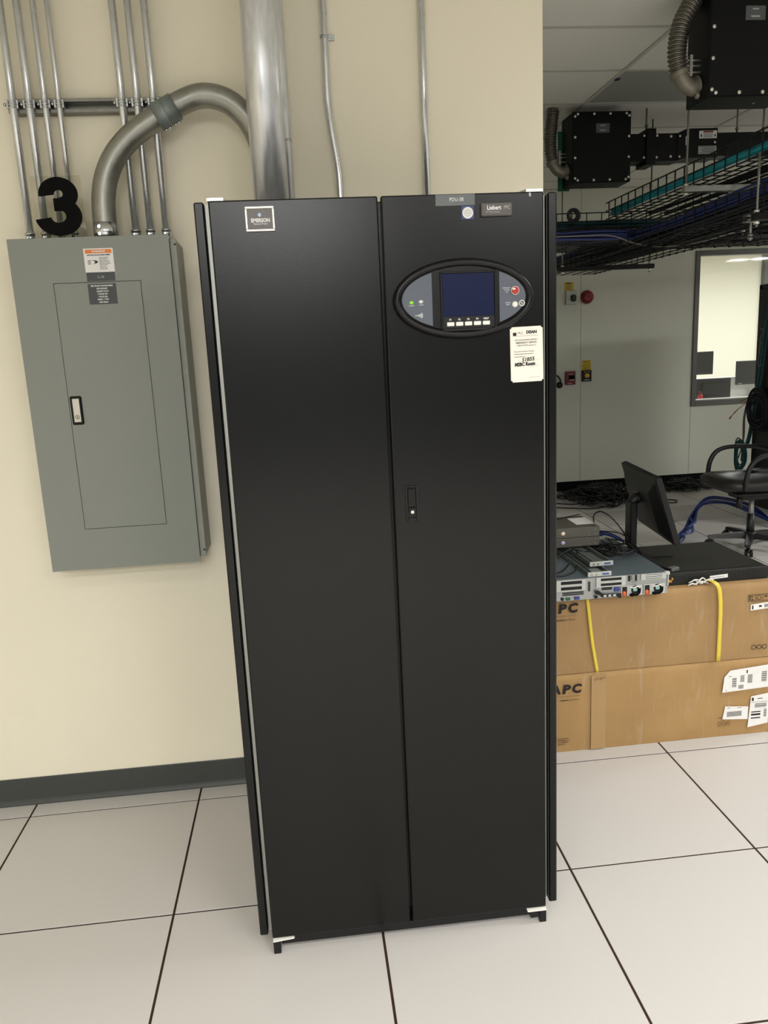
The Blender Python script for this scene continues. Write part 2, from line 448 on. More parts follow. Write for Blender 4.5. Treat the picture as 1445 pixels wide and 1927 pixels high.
# base frame with corner shelves and feet
bf = MB().box(.912, 1.688, -.76, -.06, .0435, .072)
bf.box(.936, 1.664, D + .008, -.76, .016, .0405)
bf.build('base_frame', 'black_satin', cab)
for x0, x1 in ((.914, .972), (1.632, 1.687)):
    s_ = 1 if x0 < 1 else -1
    xa, xb = (x0, x1 + .0) if s_ > 0 else (x0, x1)
    c = MB()
    lo = [(x0, D - .012, .03), (x1 if s_ > 0 else x1, D - .012, .03)]
    c.prism([(x0, D - .009, .0375), (x1, D - .009 + (.006 if s_ > 0 else 0), .0375), (x1, D + .026, .0375), (x0, D + .026, .0375)], (0, 0, .003))
    o = c.build('corner_plate', 'white_plastic', cab); o['label'] = 'corner plate under the door, painted white for the light it catches'  # white stands in for light caught on the plate's top face
    f = MB()
    if s_ > 0: f.box(x0, x0 + .02, D - .009, D + .0075, .0, .0375, bev=.001)
    else: f.box(x1 - .02, x1 - .001, D - .009, D + .0075, .0, .0375, bev=.001).box(x1 - .045, x1 - .022, D - .004, D + .0075, .014, .0375)
    f.build('foot', 'black_satin', cab)
for x0, x1 in ((.914, .957), (1.643, 1.687)):
    MB().box(x0, x1, -.12, -.08, 0, .034, bev=.001).build('foot', 'black_satin', cab)
for x0, x1 in ((.908, .945), (1.652, 1.692)):
    tp = MB().prism([(x0, D + .02, 1.969), (x1, D + .02, 1.969), (x1 + (.03 if x0 < 1 else 0), D + .12, 1.969), (x0 - (.03 if x0 > 1 else 0), D + .12, 1.969)], (0, 0, .006))
    tp.box(x0 + .004, x1 - .004, D + .03, D + .1, 1.957, 1.9695)
    o = tp.build('corner_plate', 'bright_zinc', cab); o['label'] = 'bright zinc corner plate'
def door(x0, x1):
    m = MB().box(x0, x1, D, D + .024, .042, 1.966, bev=.0035, seg=2)
    return m.build('door', 'black_cabinet', cab)
dl = door(.912, 1.2962); dr = door(1.3038, 1.688)
for x0 in (.8775, 1.7035):
    MB().box(x0, x0 + .0225, D + .018, -.07, .04, 1.9665, bev=.003).build('side_panel', 'black_cabinet', cab)
for x0 in (.9015, 1.693):
    o = MB().box(x0, x0 + .0085, D + (.03 if x0 < 1 else .036), D + .08, .046, 1.963).build('mounting_strip', 'zinc', cab); o['label'] = 'bare zinc strip between door and side panel'
# maker's badge on the left door
bx0, bx1, bz0, bz1 = .9925, 1.0585, 1.8965, 1.9505
MB().box(bx0 + .004, bx1 - .004, D - .0025, D, bz0 + .004, bz1 - .004).build('badge', 'plate_brown', dl)
fr = MB()
for a in ((bx0, bx1, bz0, bz0 + .005), (bx0, bx1, bz1 - .005, bz1), (bx0, bx0 + .005, bz0 + .0045, bz1 - .0045), (bx1 - .005, bx1, bz0 + .0045, bz1 - .0045)):
    fr.box(a[0], a[1], D - .006, D, a[2], a[3], bev=.0015)
o = fr.build('badge_frame', 'bright_zinc', dl); o['label'] = 'silver frame of the badge'
bl = MB().text('EMERSON', .0115, FY(1.0265, D - .0027, 1.9200), bold=.0004, sx=.84)
bl.text('Network Power', .0062, FY(1.0265, D - .0027, 1.9128), sx=.78)
bl.build('badge_lettering', 'white_print', dl)
lg = MB().prism([(1.0205, D - .0028, 1.932), (1.025, D - .0028, 1.9372), (1.0295, D - .0028, 1.933), (1.0258, D - .0028, 1.9270)], (0, -.0005, 0))
MATS['logo_blue'] = mat('logo_blue', (176, 190, 226), .5); lg.build('badge_emblem', 'logo_blue', dl)
# identity labels on the right door
MB().box(1.4305, 1.5235, D - .0012, D, 1.9395, 1.9645, bev=.0004).build('identity_label', 'pdu_label', dr)
MB().text('PDU-3B', .0118, FY(1.480, D - .0014, 1.9525), sx=.86).build('identity_lettering', 'white_print', dr)
MB().box(1.4915, 1.5205, D - .0008, D, 1.9085, 1.9385).build('sticker_backing', 'blue_sticker', dr)
q = MB(); q.cyl((1.506, D - .0008, 1.9228), (1.506, D - .0016, 1.9228), .0128, 28); q.build('round_sticker', 'white_print', dr)
q = MB()
for i, ww in enumerate((.010, .0185, .021, .020, .016, .009)): q.box(1.506 - ww / 2, 1.506 + ww / 2, D - .0019, D - .0016, 1.9302 - i * .0031, 1.9309 - i * .0031)
q.build('round_sticker_lines', 'faint_ink', dr)
MB().box(1.536, 1.6115, D - .007, D, 1.9125, 1.9437, bev=.0025).build('nameplate', 'plate_brown', dr)
nl = MB().text('Liebert', .0135, FY(1.567, D - .0073, 1.9312), bold=.00035, sx=.86)
nl.build('nameplate_lettering', 'white_print', dr)
nl = MB().text('PPC', .0115, FY(1.5975, D - .0073, 1.9312), sx=.8, shear=.2).text('PC Power System', .0055, FY(1.5645, D - .0073, 1.9222), sx=.84)
nl.build('nameplate_lettering', 'grey_print', dr)
MB().box(1.6525, 1.6575, D - .0007, D, 1.955, 1.963).build('adhesive_mark', 'grey_print', dr)

# oval control panel
EC = (1.4905, 1.7298); EA, EB = .1700, .0925
cp = MB()
prof = [(1.0, .0), (.995, .010), (.975, .0165), (.945, .019), (.915, .0175), (.895, .0125), (.885, .0105), (0.0, .0105)]
N = 72; rings = []
for k, (f, dd) in enumerate(prof):
    if f == 0: break
    off = (1 - f) * EA
    rings.append([cp.bm.verts.new((EC[0] + (EA - off) * math.cos(2 * PI * i / N), D - dd, EC[1] + (EB - off) * math.sin(2 * PI * i / N))) for i in range(N)])
for a, b in zip(rings, rings[1:]):
    for i in range(N):
        f = cp.bm.faces.new([a[i], a[(i + 1) % N], b[(i + 1) % N], b[i]]); f.smooth = True
cp.bm.faces.new(rings[-1][::-1])
panel = cp.build('control_panel', 'black_plastic', cab)
ea, eb = EA * .885, EB - .115 * EA
def eseg(xc, side):
    pts = []; x_in = xc
    a0 = math.acos(max(-1, min(1, (x_in - EC[0]) / ea))) if side > 0 else math.acos((x_in - EC[0]) / ea)
    if side > 0: angs = [a0 - 2 * a0 * i / 24 for i in range(25)]
    else: angs = [a0 + (2 * PI - 2 * a0) * i / 24 for i in range(25)]
    return [(EC[0] + (ea - .002) * math.cos(a), D - .0105, EC[1] + (eb - .002) * math.sin(a)) for a in angs]
for xc, sd in ((1.4125, -1), (1.5765, 1)):
    o = MB().prism(eseg(xc, sd), (0, -.0025, 0)).build('side_plate', 'slate', panel); o['label'] = 'slate grey oval end plate'
# screen well
FP = D - .0105
m = MB()
for a in ((1.4335, 1.4375, 1.659, 1.7915), (1.5635, 1.5675, 1.659, 1.7915), (1.4375, 1.5635, 1.7875, 1.7915), (1.4375, 1.5635, 1.655, 1.661)):
    m.box(a[0], a[1], FP - .006, FP, a[2], a[3], bev=.001)
m.build('screen_bezel', 'black_satin', panel)
MB().box(1.4385, 1.5625, FP - .0018, FP, 1.689, 1.7868).build('display_screen', 'lcd', panel)
MB().box(1.4385, 1.5625, FP - .003, FP, 1.6615, 1.6885).build('button_strip', 'black_satin', panel)
for i, x in enumerate((1.4557, 1.4773, 1.4988, 1.5205, 1.5420)):
    MB().box(x - .0088, x + .0088, FP - .0062, FP - .003, 1.6668, 1.6762, bev=.0012).build('function_button', 'white_plastic', panel)
m = MB()
for tx, x in zip(('F1', 'F2', 'F3', 'F4', 'HELP'), (1.4557, 1.4773, 1.4988, 1.5205, 1.5420)):
    m.text(tx, .0058, FY(x, FP - .0032, 1.6815), bold=.0002)
m.build('button_lettering', 'white_print', panel)
SP = FP - .0025
def puck(name, m_, x, z, r, h, dome=True, label=None, rz=None):
    q = MB(); rz = rz or r
    if dome: q.ball((x, SP, z), r, 16, (1, h / r, rz / r))
    else: q.cyl((x, SP, z), (x, SP - h, z), r, 20)
    o = q.build(name, m_, panel)
    if label: o['label'] = label
puck('indicator_light', 'green_led', 1.3640, 1.7247, .0054, .002, label='lit green indicator light', rz=.0042)
puck('indicator_light', 'lamp_grey', 1.3865, 1.7262, .0054, .002, label='unlit grey indicator light', rz=.0042)
q = MB()
q.text('NORMAL', .0034, FY(1.364, SP - .0003, 1.7176)).text('ALARM', .0034, FY(1.3865, SP - .0003, 1.7186))
q.text('EMERGENCY', .0036, FY(1.5935, SP - .0003, 1.7495)).text('POWER', .0036, FY(1.5935, SP - .0003, 1.7447)).text('OFF', .0036, FY(1.5935, SP - .0003, 1.7399))
q.text('SILENCE', .0036, FY(1.596, SP - .0003, 1.7155)).text('RESET', .0036, FY(1.596, SP - .0003, 1.7108))
q.build('panel_lettering', 'white_print', panel)
q = MB().box(1.3715, 1.380, SP - .0008, SP, 1.6935, 1.6958).cyl((1.3815, SP, 1.6945), (1.3815, SP - .0012, 1.6945), .0032, 14)
q.prism([(1.383, SP, 1.6975), (1.3885, SP, 1.7015), (1.3905, SP, 1.6945), (1.3885, SP, 1.6875), (1.383, SP, 1.6915)], (0, -.0008, 0))
q.build('horn_symbol', 'grey_print', panel)
q = MB().cyl((1.613, SP, 1.743), (1.613, SP - .006, 1.743), .0082, 20); o = q.build('emergency_button', 'red_button', panel); o['label'] = 'red emergency push button under a clear cover'
q = MB().box(1.6055, 1.612, SP - .0075, SP - .0062, 1.7445, 1.7485).ring((1.613, SP - .003, 1.743), .0094, .0009, 'Y', 24, 6); q.build('button_guard', 'bright_zinc', panel)
puck('push_button', 'white_plastic', 1.6128, 1.7112, .0074, .006, label='white domed push button')
q = MB().ring((1.6295, SP - .0008, 1.7135), .0062, .0016, 'Y', 24, 6).box(1.6263, 1.6327, SP - .0012, SP, 1.7125, 1.7145, M=Matrix.Translation((1.6295, 0, 1.7135)) @ Matrix.Rotation(.8, 4, 'Y') @ Matrix.Translation((-1.6295, 0, -1.7135)))
q.build('key_switch', 'lamp_grey', panel)

# service card stuck on the right door
CM = Matrix.Translation((1.6440, 0, 1.5925)) @ Matrix.Rotation(-.012, 4, 'Y') @ Matrix.Translation((-1.6440, 0, -1.5925))
q = MB(); q.box(1.6035, 1.6845, D - .0022, D - .0002, 1.5265, 1.6585, M=CM)
bmesh.ops.bevel(q.bm, geom=[e_ for e_ in q.bm.edges if abs(e_.verts[0].co.y - e_.verts[1].co.y) > .001], offset=.004, segments=3, affect='EDGES')
card = q.build('service_card', 'cream_card', dr)
cy = D - .0026
q = MB().box(1.6105, 1.6190, cy, cy + .0004, 1.6377, 1.6452, M=CM)
q.text('DEAN', .0098, CM @ FY(1.6565, cy, 1.6448), bold=.00045, sx=1.0)
q.box(1.6105, 1.6735, cy, cy + .0004, 1.6366, 1.6370, M=CM)
q.build('card_lettering', 'ink', dr)
q = MB().text('M.C.', .0085, CM @ FY(1.6300, cy, 1.6435), sx=.9)
q.text('24x7 NATIONWIDE SUPPORT', .0046, CM @ FY(1.6430, cy, 1.6270), sx=.92).text('EMERGENCY SERVICE', .0058, CM @ FY(1.6430, cy, 1.6205), sx=.92, bold=.0001).text('1-800-572-0776 (option 1)', .0047, CM @ FY(1.6430, cy, 1.6140), sx=.95)
for i, s_ in enumerate(('Please call the number for servicing', 'and when asked for the system ID', 'number please have:')):
    q.text(s_, .0037, CM @ FY(1.6125, cy, 1.6000 - i * .0062), align='LEFT', sx=.92)
for z in (1.5775, 1.5675, 1.5640): q.box(1.648 if z < 1.5678 else 1.662, 1.6745, cy, cy + .0003, z, z + .0004, M=CM)
q.box(1.650, 1.675, cy, cy + .0003, 1.5368, 1.5373, M=CM)
q.build('card_lettering', 'faint_ink', dr)
q = MB().text('S1B55', .0125, CM @ FY(1.6465, cy, 1.5800, .06), bold=.0003, shear=.25).text('MSBC Room', .0118, CM @ FY(1.6385, cy, 1.5690, .03), bold=.0006, sx=.82, shear=.15)
q.build('handwriting', 'ink', dr)

# recessed swing latch on the right door
q = MB()
for a in ((1.3320, 1.3375, 1.196, 1.287), (1.3585, 1.3645, 1.196, 1.287), (1.3375, 1.3585, 1.2815, 1.287), (1.3375, 1.3585, 1.196, 1.2045)): q.box(a[0], a[1], D - .003, D, a[2], a[3], bev=.001)
q.build('latch_plate', 'black_satin', dr)
q = MB().box(1.3385, 1.3572, D - .0050, D - .0002, 1.2325, 1.2792, bev=.001); q.build('latch_handle', 'black_cabinet', dr)
q = MB().box(1.3395, 1.3572, D - .0050, D - .0002, 1.2240, 1.2310, bev=.001).cyl((1.3482, D - .0003, 1.2195), (1.3482, D - .006, 1.2195), .0088, 22); q.build('lock_body', 'black_plastic', dr)
q = MB().cyl((1.3478, D - .006, 1.2203), (1.3478, D - .0072, 1.2203), .0042, 16); q.build('lock_cylinder', 'silver', dr)

# ================================================================== BREAKER PANEL
PF = -.055
bp_ = thing('breaker_panel', 'grey steel breaker panel mounted on the cream wall left of the black cabinet', 'electrical panel', (.463, YW, .93))
q = MB()
pr = [(.230, .947), (.724, .947), (.7315, .957), (.7315, 1.978), (.722, 1.992), (.230, 1.996)]
q.prism([(x, PF + .022, z) for x, z in pr], (0, YW - .001 - PF - .022, 0)); q.build('back_box', 'panel_side', bp_)
q = MB()
cz0, cz1, cx0, cx1 = .933, 2.0035, .2185, .7095
dx0, dx1, dz0, dz1 = .3425, .6095, 1.0735, 1.8660
for a in ((cx0, dx0 - .0015, cz0, cz1), (dx1 + .0015, cx1, cz0, cz1), (dx0 - .0015, dx1 + .0015, cz0, dz0 - .0015), (dx0 - .0015, dx1 + .0015, dz1 + .0015, cz1)):
    q.box(a[0], a[1], PF, PF + .006, a[2], a[3])
bmesh.ops.remove_doubles(q.bm, verts=q.bm.verts[:], dist=1e-5)
q.box(cx0 + .004, cx1 - .004, PF + .0062, PF + .0215, cz0 + .004, cz1 - .0145)
q.build('cover', 'grey_panel', bp_)
q = MB().box(cx1 + .0008, .7300, PF + .012, PF + .0215, .9490, 1.9900, bev=.001); q.build('cover_flange', 'panel_side', bp_)
for z in (1.9735, .9715): MB().cyl((.7255, PF + .0125, z), (.7255, PF + .0105, z), .0035, 10).build('screw', 'black_satin', bp_)
pdoor = MB().box(dx0, dx1, PF - .0012, PF + .004, dz0, dz1, bev=.0012).build('panel_door', 'grey_panel', bp_)
MB().box(.3473, .3835, PF - .006, PF - .001, 1.4225, 1.5145, bev=.003).build('latch_plate', 'black_plastic', pdoor)
MB().box(.3545, .3768, PF - .0085, PF - .006, 1.4310, 1.5070, bev=.001).build('latch_handle', 'silver', pdoor)
q = MB().ring((.3655, PF - .0087, 1.4475), .0062, .0008, 'Y', 20, 6).box(.3645, .3665, PF - .0092, PF - .0085, 1.4440, 1.4505); q.build('keyhole', 'black_plastic', pdoor)
LP = PF - .0008
o = MB().box(.4445, .5345, LP, PF, 1.8965, 1.9680).build('warning_label', 'paper', bp_); o['label'] = 'white warning label with an orange header'
MB().box(.4490, .5300, LP - .0003, LP, 1.9530, 1.9645).build('label_header', 'orange', bp_)
MB().text('WARNING', .0085, FY(.4900, LP - .0006, 1.9587), sx=1.0, bold=.0003).build('header_lettering', 'white_print', bp_)
q = MB().text('ELECTRIC SHOCK HAZARD INSIDE', .0048, FY(.4895, LP - .0003, 1.9478), sx=.93, bold=.0002)
for i, (s_) in enumerate(('Disconnect all power', 'before servicing', 'Follow lockout rules', 'Replace all covers and', 'doors before energizing', 'Hazard of electric', 'shock, burn or', 'explosion inside', 'Use proper PPE')):
    q.text(s_, .0040, FY(.4900, LP - .0003, 1.9402 - i * .0044), align='LEFT', sx=.86)
q.prism([(.466, LP, 1.9335), (.478, LP, 1.9310), (.478, LP, 1.9335), (.4868, LP, 1.9270), (.478, LP, 1.9215), (.478, LP, 1.9240), (.470, LP, 1.9195), (.4775, LP, 1.9275)], (0, -.0003, 0))
q.build('label_lettering', 'ink', bp_)
q = MB()
for i in range(4): q.prism([(.4545, LP, 1.9325 - i * .0036), (.4640, LP, 1.9335 - i * .0036), (.4640, LP, 1.9315 - i * .0036), (.4545, LP, 1.9305 - i * .0036)], (0, -.0003, 0))
q.build('hand_symbol', 'faint_ink', bp_)
MB().box(.4460, .5325, LP, PF, 1.8690, 1.8955).build('identity_label', 'dark_label', bp_)
MB().text('LL-2B', .0098, FY(.4890, LP - .0004, 1.8815), sx=.9).build('identity_lettering', 'grey_print', bp_)
MB().box(.4455, .5325, LP - .0012, PF - .0012, 1.7985, 1.8610).build('source_label', 'dark_label', pdoor)
q = MB(); zz = 1.8545
for s_, sz in (('FED FROM TRANSFORMER', .0062), ('SECONDARY', .0062), ('120/208 VOLTS', .0062), ('3 PHASE 4W', .0062), ('1 POLE 20A', .0062), ('NEMA 1 TYPE', .0062), ('100A MAIN', .0062)):
    q.text(s_, sz, FY(.4890, LP - .0016, zz), sx=.92, bold=.0002); zz -= .0083
q.build('source_lettering', 'white_print', pdoor)

# number sign standing on the panel
sg = thing('number_sign', 'black numeral 3 on a clear acrylic plate standing on top of the grey panel', 'sign', (.383, -.035, 2.0045))
MB().box(.3085, .4570, -.037, -.034, 2.0045, 2.187, bev=.0006).build('acrylic_plate', 'acrylic', sg)
q = MB()
def stroke(c, rx, rz, a0, a1, w_, n=26, cap0=0, cap1=0, y0=0):
    prev = None
    for i in range(n + 1):
        a = a0 + (a1 - a0) * i / n
        ro, ri = 1.0, 1 - w_ / ((rx + rz) / 2)
        sk = (cap0 if i == 0 else cap1 if i == n else 0)
        po = (c[0] + rx * ro * math.cos(a + sk), -.0376 + y0, c[1] + rz * ro * math.sin(a + sk)); pi = (c[0] + rx * ri * math.cos(a), -.0376 + y0, c[1] + rz * ri * math.sin(a))
        if prev: q.prism([prev[0], po, pi, prev[1]], (0, -.006, 0))
        prev = (po, pi)
stroke((.3865, 2.1335), .0585, .0495, math.radians(186), math.radians(-80), .041)
stroke((.3800, 2.0680), .0705, .0575, math.radians(82), math.radians(-172), .043, y0=.0005)
q.box(.3700, .4130, -.0434, -.0378, 2.0840, 2.1210)
q.build('numeral', 'black_matte', sg)

# ================================================================== CONDUITS ON THE NEAR WALL
ZT = CEIL - .0005
CY = .0385
stc = thing('strut_channel', 'horizontal slotted steel strut channel holding the thin conduits to the wall', 'strut channel', (.47, YW, 2.41))
q = MB(); sx0, sx1 = .245, .735
q.box(sx0, sx1, YW - .003, YW - .0005, 2.3905, 2.4315).box(sx0, sx1, .050, YW - .003, 2.429, 2.4315).box(sx0, sx1, .050, YW - .003, 2.3905, 2.393)
q.box(sx0, sx1, .050, .0525, 2.4215, 2.429).box(sx0, sx1, .050, .0525, 2.393, 2.4005)
q.build('channel', 'strut', stc)
SM = [(.2635, .0117), (.3135, .0117), (.3610, .0093), (.4030, .0085)]
RI = [(.5950, .0117), (.6415, .0112), (.6920, .0117)]
ordn = ['first', 'second', 'third', 'fourth']
def emt(x, r, z0, label, group, y=CY):
    t = thing('conduit', label, 'conduit', (x, y, z0), group)
    MB().cyl((x, y, z0), (x, y, ZT), r, 18).build('tube', 'emt', t)
    q = MB().cyl((x, y, z0 - .0005), (x, y, z0 + .012), r + .0062, 6).cyl((x, y, z0 + .012), (x, y, z0 + .030), r + .0030, 18).cyl((x, y, z0 + .029), (x, y, z0 + .036), r + .0048, 18)
    q.cyl((x - .003, y - r - .002, z0 + .021), (x - .003, y - r - .0075, z0 + .021), .0032, 10)
    q.build('connector', 'steel_fitting', t)
ZP = 1.9965
for i, (x, r) in enumerate(SM):
    emt(x, r, ZP, ordn[i] + ' from the left of four thin steel conduits above the panel, ' + ('outside the sign' if i == 0 else 'behind the sign'), 'left bank of thin conduits')
for i, (x, r) in enumerate(RI):
    emt(x, r, ZP, ('left', 'middle', 'right')[i] + ' one of the three thin steel conduits crossing behind the bent conduit', 'right bank of thin conduits')
for x, r in SM + RI:
    q = MB()
    q.tube(arc((x, CY, 2.411), r + .0022, 0, PI, 10, (1, 0, 0), (0, -1, 0)), .0028, 6)
    q.box(x - r - .006, x - r - .0005, CY - r * .6, .054, 2.400, 2.424).box(x + r + .0005, x + r + .006, CY - r * .6, .054, 2.400, 2.424)
    q.tube(arc((x, CY, 2.420), r + .0015, 0, PI, 10, (1, 0, 0), (0, -1, 0)), .0022, 6).tube(arc((x, CY, 2.402), r + .0015, 0, PI, 10, (1, 0, 0), (0, -1, 0)), .0022, 6)
    q.cyl((x - r - .016, CY - r * .2, 2.412), (x + r + .004, CY - r * .2, 2.412), .0028, 8).cyl((x - r - .014, CY - r * .2, 2.412), (x - r - .008, CY - r * .2, 2.412), .0055, 6)
    q.build('pipe_clamp', 'steel_fitting', stc)
# bent large conduit
ec = thing('bent_conduit', 'large bent grey conduit arching from the panel to behind the widest conduit', 'conduit', (.512, .0, 1.9965))
EYY = -.0115
p1 = smooth([(.511, EYY, 1.9965), (.511, EYY, 2.06), (.5155, EYY, 2.125), (.533, EYY, 2.19), (.570, EYY, 2.252), (.628, EYY, 2.307), (.700, EYY, 2.352), (.765, EYY, 2.386)], 6)
p2 = smooth([(.735, EYY, 2.371), (.782, EYY, 2.395), (.835, EYY, 2.413), (.888, EYY, 2.411), (.938, EYY, 2.389), (.982, EYY, 2.345), (1.010, EYY, 2.29), (1.026, EYY, 2.225), (1.03, EYY, 2.15), (1.03, EYY, 1.9585)], 6)
MB().tube(p1, .0362, 28).tube(p2, .0362, 28).build('tube', 'dull_emt', ec)
dv = Vector((.765 - .70, 0, 2.386 - 2.352)).normalized(); c0_ = Vector((.733, EYY, 2.3695)); pv = Vector((dv.z, 0, -dv.x))
q = MB().tube([c0_ - dv * .036, c0_ + dv * .036], .0412, 28).tube([c0_ - dv * .004, c0_ + dv * .001], .0425, 28)
q.build('coupling', 'grey_fitting', ec)
for k in (-.026, -.013, .008, .021):
    b_ = c0_ + dv * k + pv * .040
    MB().cyl(b_, b_ + pv * .0085, .0048, 8).build('set_screw', 'steel_fitting', ec)
q = MB().tube([(.511, EYY, 1.9965), (.511, EYY, 2.048)], .0378, 28); q.build('connector', 'steel_fitting', ec)
for z in (2.012, 2.034): MB().cyl((.500, EYY - .035, z), (.500, EYY - .041, z), .0055, 10).build('set_screw', 'steel_fitting', ec)
# big vertical conduits
t = thing('large_conduit', 'widest vertical steel conduit rising behind the cabinet top, in front of all others', 'conduit', (1.041, -.11, 1.9585))
MB().cyl((1.041, -.11, 1.9585), (1.041, -.11, ZT), .0545, 40).build('tube', 'rigid', t)
t = thing('large_conduit', 'medium vertical steel conduit half hidden on the right side of the widest conduit', 'conduit', (1.0885, .03, 1.9585))
MB().cyl((1.0885, .03, 1.9585), (1.0885, .03, ZT), .0275, 28).build('tube', 'rigid', t)
MB().cyl((1.0885, .03, 2.285), (1.0885, .03, 2.292), .0288, 28).build('joint_ring', 'steel_fitting', t)
# thin conduits over the cabinet
TY = .078
t = thing('conduit', 'thin steel conduit with an offset bend and one wall strap above the cabinet', 'conduit', (1.264, TY, 1.9585))
MB().tube([(1.2440, TY, ZT)] + smooth([(1.2440, TY, 2.60), (1.2420, TY, 2.45), (1.2440, TY, 2.40), (1.2500, TY - .003, 2.33), (1.2600, TY - .006, 2.25), (1.2655, TY - .008, 2.19), (1.2665, TY - .008, 2.13), (1.2665, TY - .008, 1.9585)], 5), .0112, 16).build('tube', 'emt', t)
q = MB().tube(arc((1.243, TY, 2.6125), .0124, -.3, PI + .3, 12, (1, 0, 0), (0, -1, 0)), .0022, 6).tube(arc((1.243, TY, 2.6065), .0124, -.3, PI + .3, 12, (1, 0, 0), (0, -1, 0)), .0022, 6).box(1.254, 1.276, YW - .003, YW - .0005, 2.600, 2.619, bev=.0008).cyl((1.267, YW - .003, 2.6095), (1.267, YW - .006, 2.6095), .004, 8)
q.build('pipe_strap', 'steel_fitting', t)
t = thing('conduit', 'thin straight steel conduit on the wall above the right cabinet door', 'conduit', (1.5615, TY, 1.9585))
MB().cyl((1.5615, TY, 1.9585), (1.5615, TY, ZT), .0112, 16).build('tube', 'emt', t)

# ================================================================== CARTONS AND THE GEAR ON THEM
KY = .078
CX0, CX1 = 1.985, 2.915
def carton(z0, z1, m_, label, crush):
    base = ((CX0 + CX1) / 2, KY + .36, z0)
    t = thing('carton', label, 'carton', base, 'long cardboard cartons')
    b = bmesh.new(); bmesh.ops.create_grid(b, x_segments=36, y_segments=14, size=.5); b.free()
    m = MB(); nx, nz, r = 40, 14, .006
    # front skin with soft dents, wrapped over the top edge
    V = []
    for j in range(nz + 4):
        row = []
        for i in range(nx + 1):
            x = CX0 + (CX1 - CX0) * i / nx
            if j <= nz:
                z = z0 + (z1 - z0 - .004) * j / nz
                d = noise.noise(Vector((x * 4, z * 6, crush))) * .003 + noise.noise(Vector((x * 13, z * 15, crush + 4))) * .0015
                y = KY + .003 + d
                if j in (0, nz): y = KY + .004 + abs(noise.noise(Vector((x * 20, crush, 2)))) * .003
            elif j == nz + 1: z, y = z1 - .0005 - abs(noise.noise(Vector((x * 15, crush, 7)))) * .003, KY + .011
            elif j == nz + 2: z, y = z1 - .0003, KY + .06
            else: z, y = z1 - .0003, KY + .50
            row.append(m.bm.verts.new((x, y, z)))
        V.append(row)
    for a, c in zip(V, V[1:]):
        for i in range(nx): m.bm.faces.new([a[i], a[i + 1], c[i + 1], c[i]])
    L_ = [r_[0] for r_ in V]; R_ = [r_[-1] for r_ in V]
    lb, rb = m.bm.verts.new((CX0, KY + .50, z0)), m.bm.verts.new((CX1, KY + .50, z0))
    m.bm.faces.new([lb] + L_[:nz + 4]); m.bm.faces.new(([rb] + R_[:nz + 4])[::-1])
    m.bm.faces.new([V[-1][0], V[-1][-1], rb, lb]); m.bm.faces.new([V[0][0], V[0][-1], rb, lb])
    for f in m.bm.faces: f.smooth = True
    m.build('box', m_, t)
    return t
lo = carton(.0, .331, 'carton_low', 'lower cardboard carton on the floor, with white shipping labels at its right end', 1.0)
up = carton(.333, .650, 'carton', 'upper cardboard carton, wrapped with yellow straps, carrying the servers', 9.0)
IY = KY - .0035
def apc(cx, cz, parent):
    q = MB(); h = .036
    q.text('C', .050, FY(cx + .046, IY, cz), bold=.0024, sx=1.05, shear=.12)
    q.text('P', .050, FY(cx + .004, IY, cz), bold=.0024, sx=1.18, shear=.12)
    q.text('A', .050, FY(cx - .038, IY, cz), bold=.0024, sx=1.05, shear=.12)
    q.box(cx - .02, cx + .012, IY - .0004, IY, cz - .046, cz - .0435)
    q.build('logo_lettering', 'carton_ink', parent)
    q = MB().box(cx - .05, cx + .062, IY - .0003, IY, cz - .0285, cz - .0275).text('by Schneider Electric', .0085, FY(cx + .022, IY, cz - .0445), sx=1.0)
    q.build('logo_line', 'carton_faint', parent)
apc(2.028, .6055, up); apc(2.045, .2705, lo)
def symbols(x, z, w_, parent, m_='carton_ink'):
    q = MB()
    for a in ((x, x + w_, z + .026, z + .028), (x, x + w_, z, z + .0015), (x, x + .0015, z, z + .028), (x + .03, x + .031, z, z + .028), (x + .06, x + .061, z, z + .028), (x + w_ - .0015, x + w_, z, z + .028)):
        q.box(a[0], a[1], IY - .0004, IY, a[2], a[3])
    q.box(x + .006, x + .009, IY - .0004, IY, z + .004, z + .024).box(x + .006, x + .02, IY - .0004, IY, z + .019, z + .022).prism([(x + .012, IY, z + .004), (x + .022, IY, z + .004), (x + .017, IY, z + .013)], (0, -.0004, 0))
    q.ring((x + .045, IY, z + .014), .009, .001, 'Y', 16, 4)
    q.prism([(x + .066, IY, z + .016), (x + .082, IY, z + .016), (x + .074, IY, z + .023)], (0, -.0004, 0))
    q.build('handling_symbols', m_, parent)
symbols(2.788, .5735, .098, up)
q = MB()
for i, x in enumerate((2.822, 2.845, 2.868)):
    q.ring((x, IY, .380), .009, .0012, 'Y', 18, 4)
q.box(2.832, 2.836, IY - .0004, IY, .376, .379).box(2.855, 2.859, IY - .0004, IY, .376, .379)
q.build('recycling_symbols', 'carton_ink', up)
q = MB(); q.text('FRAGILE - HANDLE WITH CARE', .0055, FY(2.722, IY, .086), sx=.95)
q.prism([(2.705, IY, .075), (2.713, IY, .075), (2.709, IY, .081)], (0, -.0004, 0))
for x in (2.693, 2.712, 2.731): q.ring((x, IY, .060), .007, .0009, 'Y', 16, 4)
q.box(2.683, 2.742, IY - .0003, IY, .0485, .0495); q.build('handling_symbols', 'carton_faint', lo)
q = MB()
for i in range(4): q.box(2.016, 2.046 + .014 * (i % 2), IY - .0003, IY, .036 + i * .008, .0385 + i * .008)
q.box(2.036, 2.066, IY - .0003, IY, .053, .0545).box(2.036, 2.056, IY - .0003, IY, .0465, .048)
q.build('printed_lines', 'carton_faint', lo)
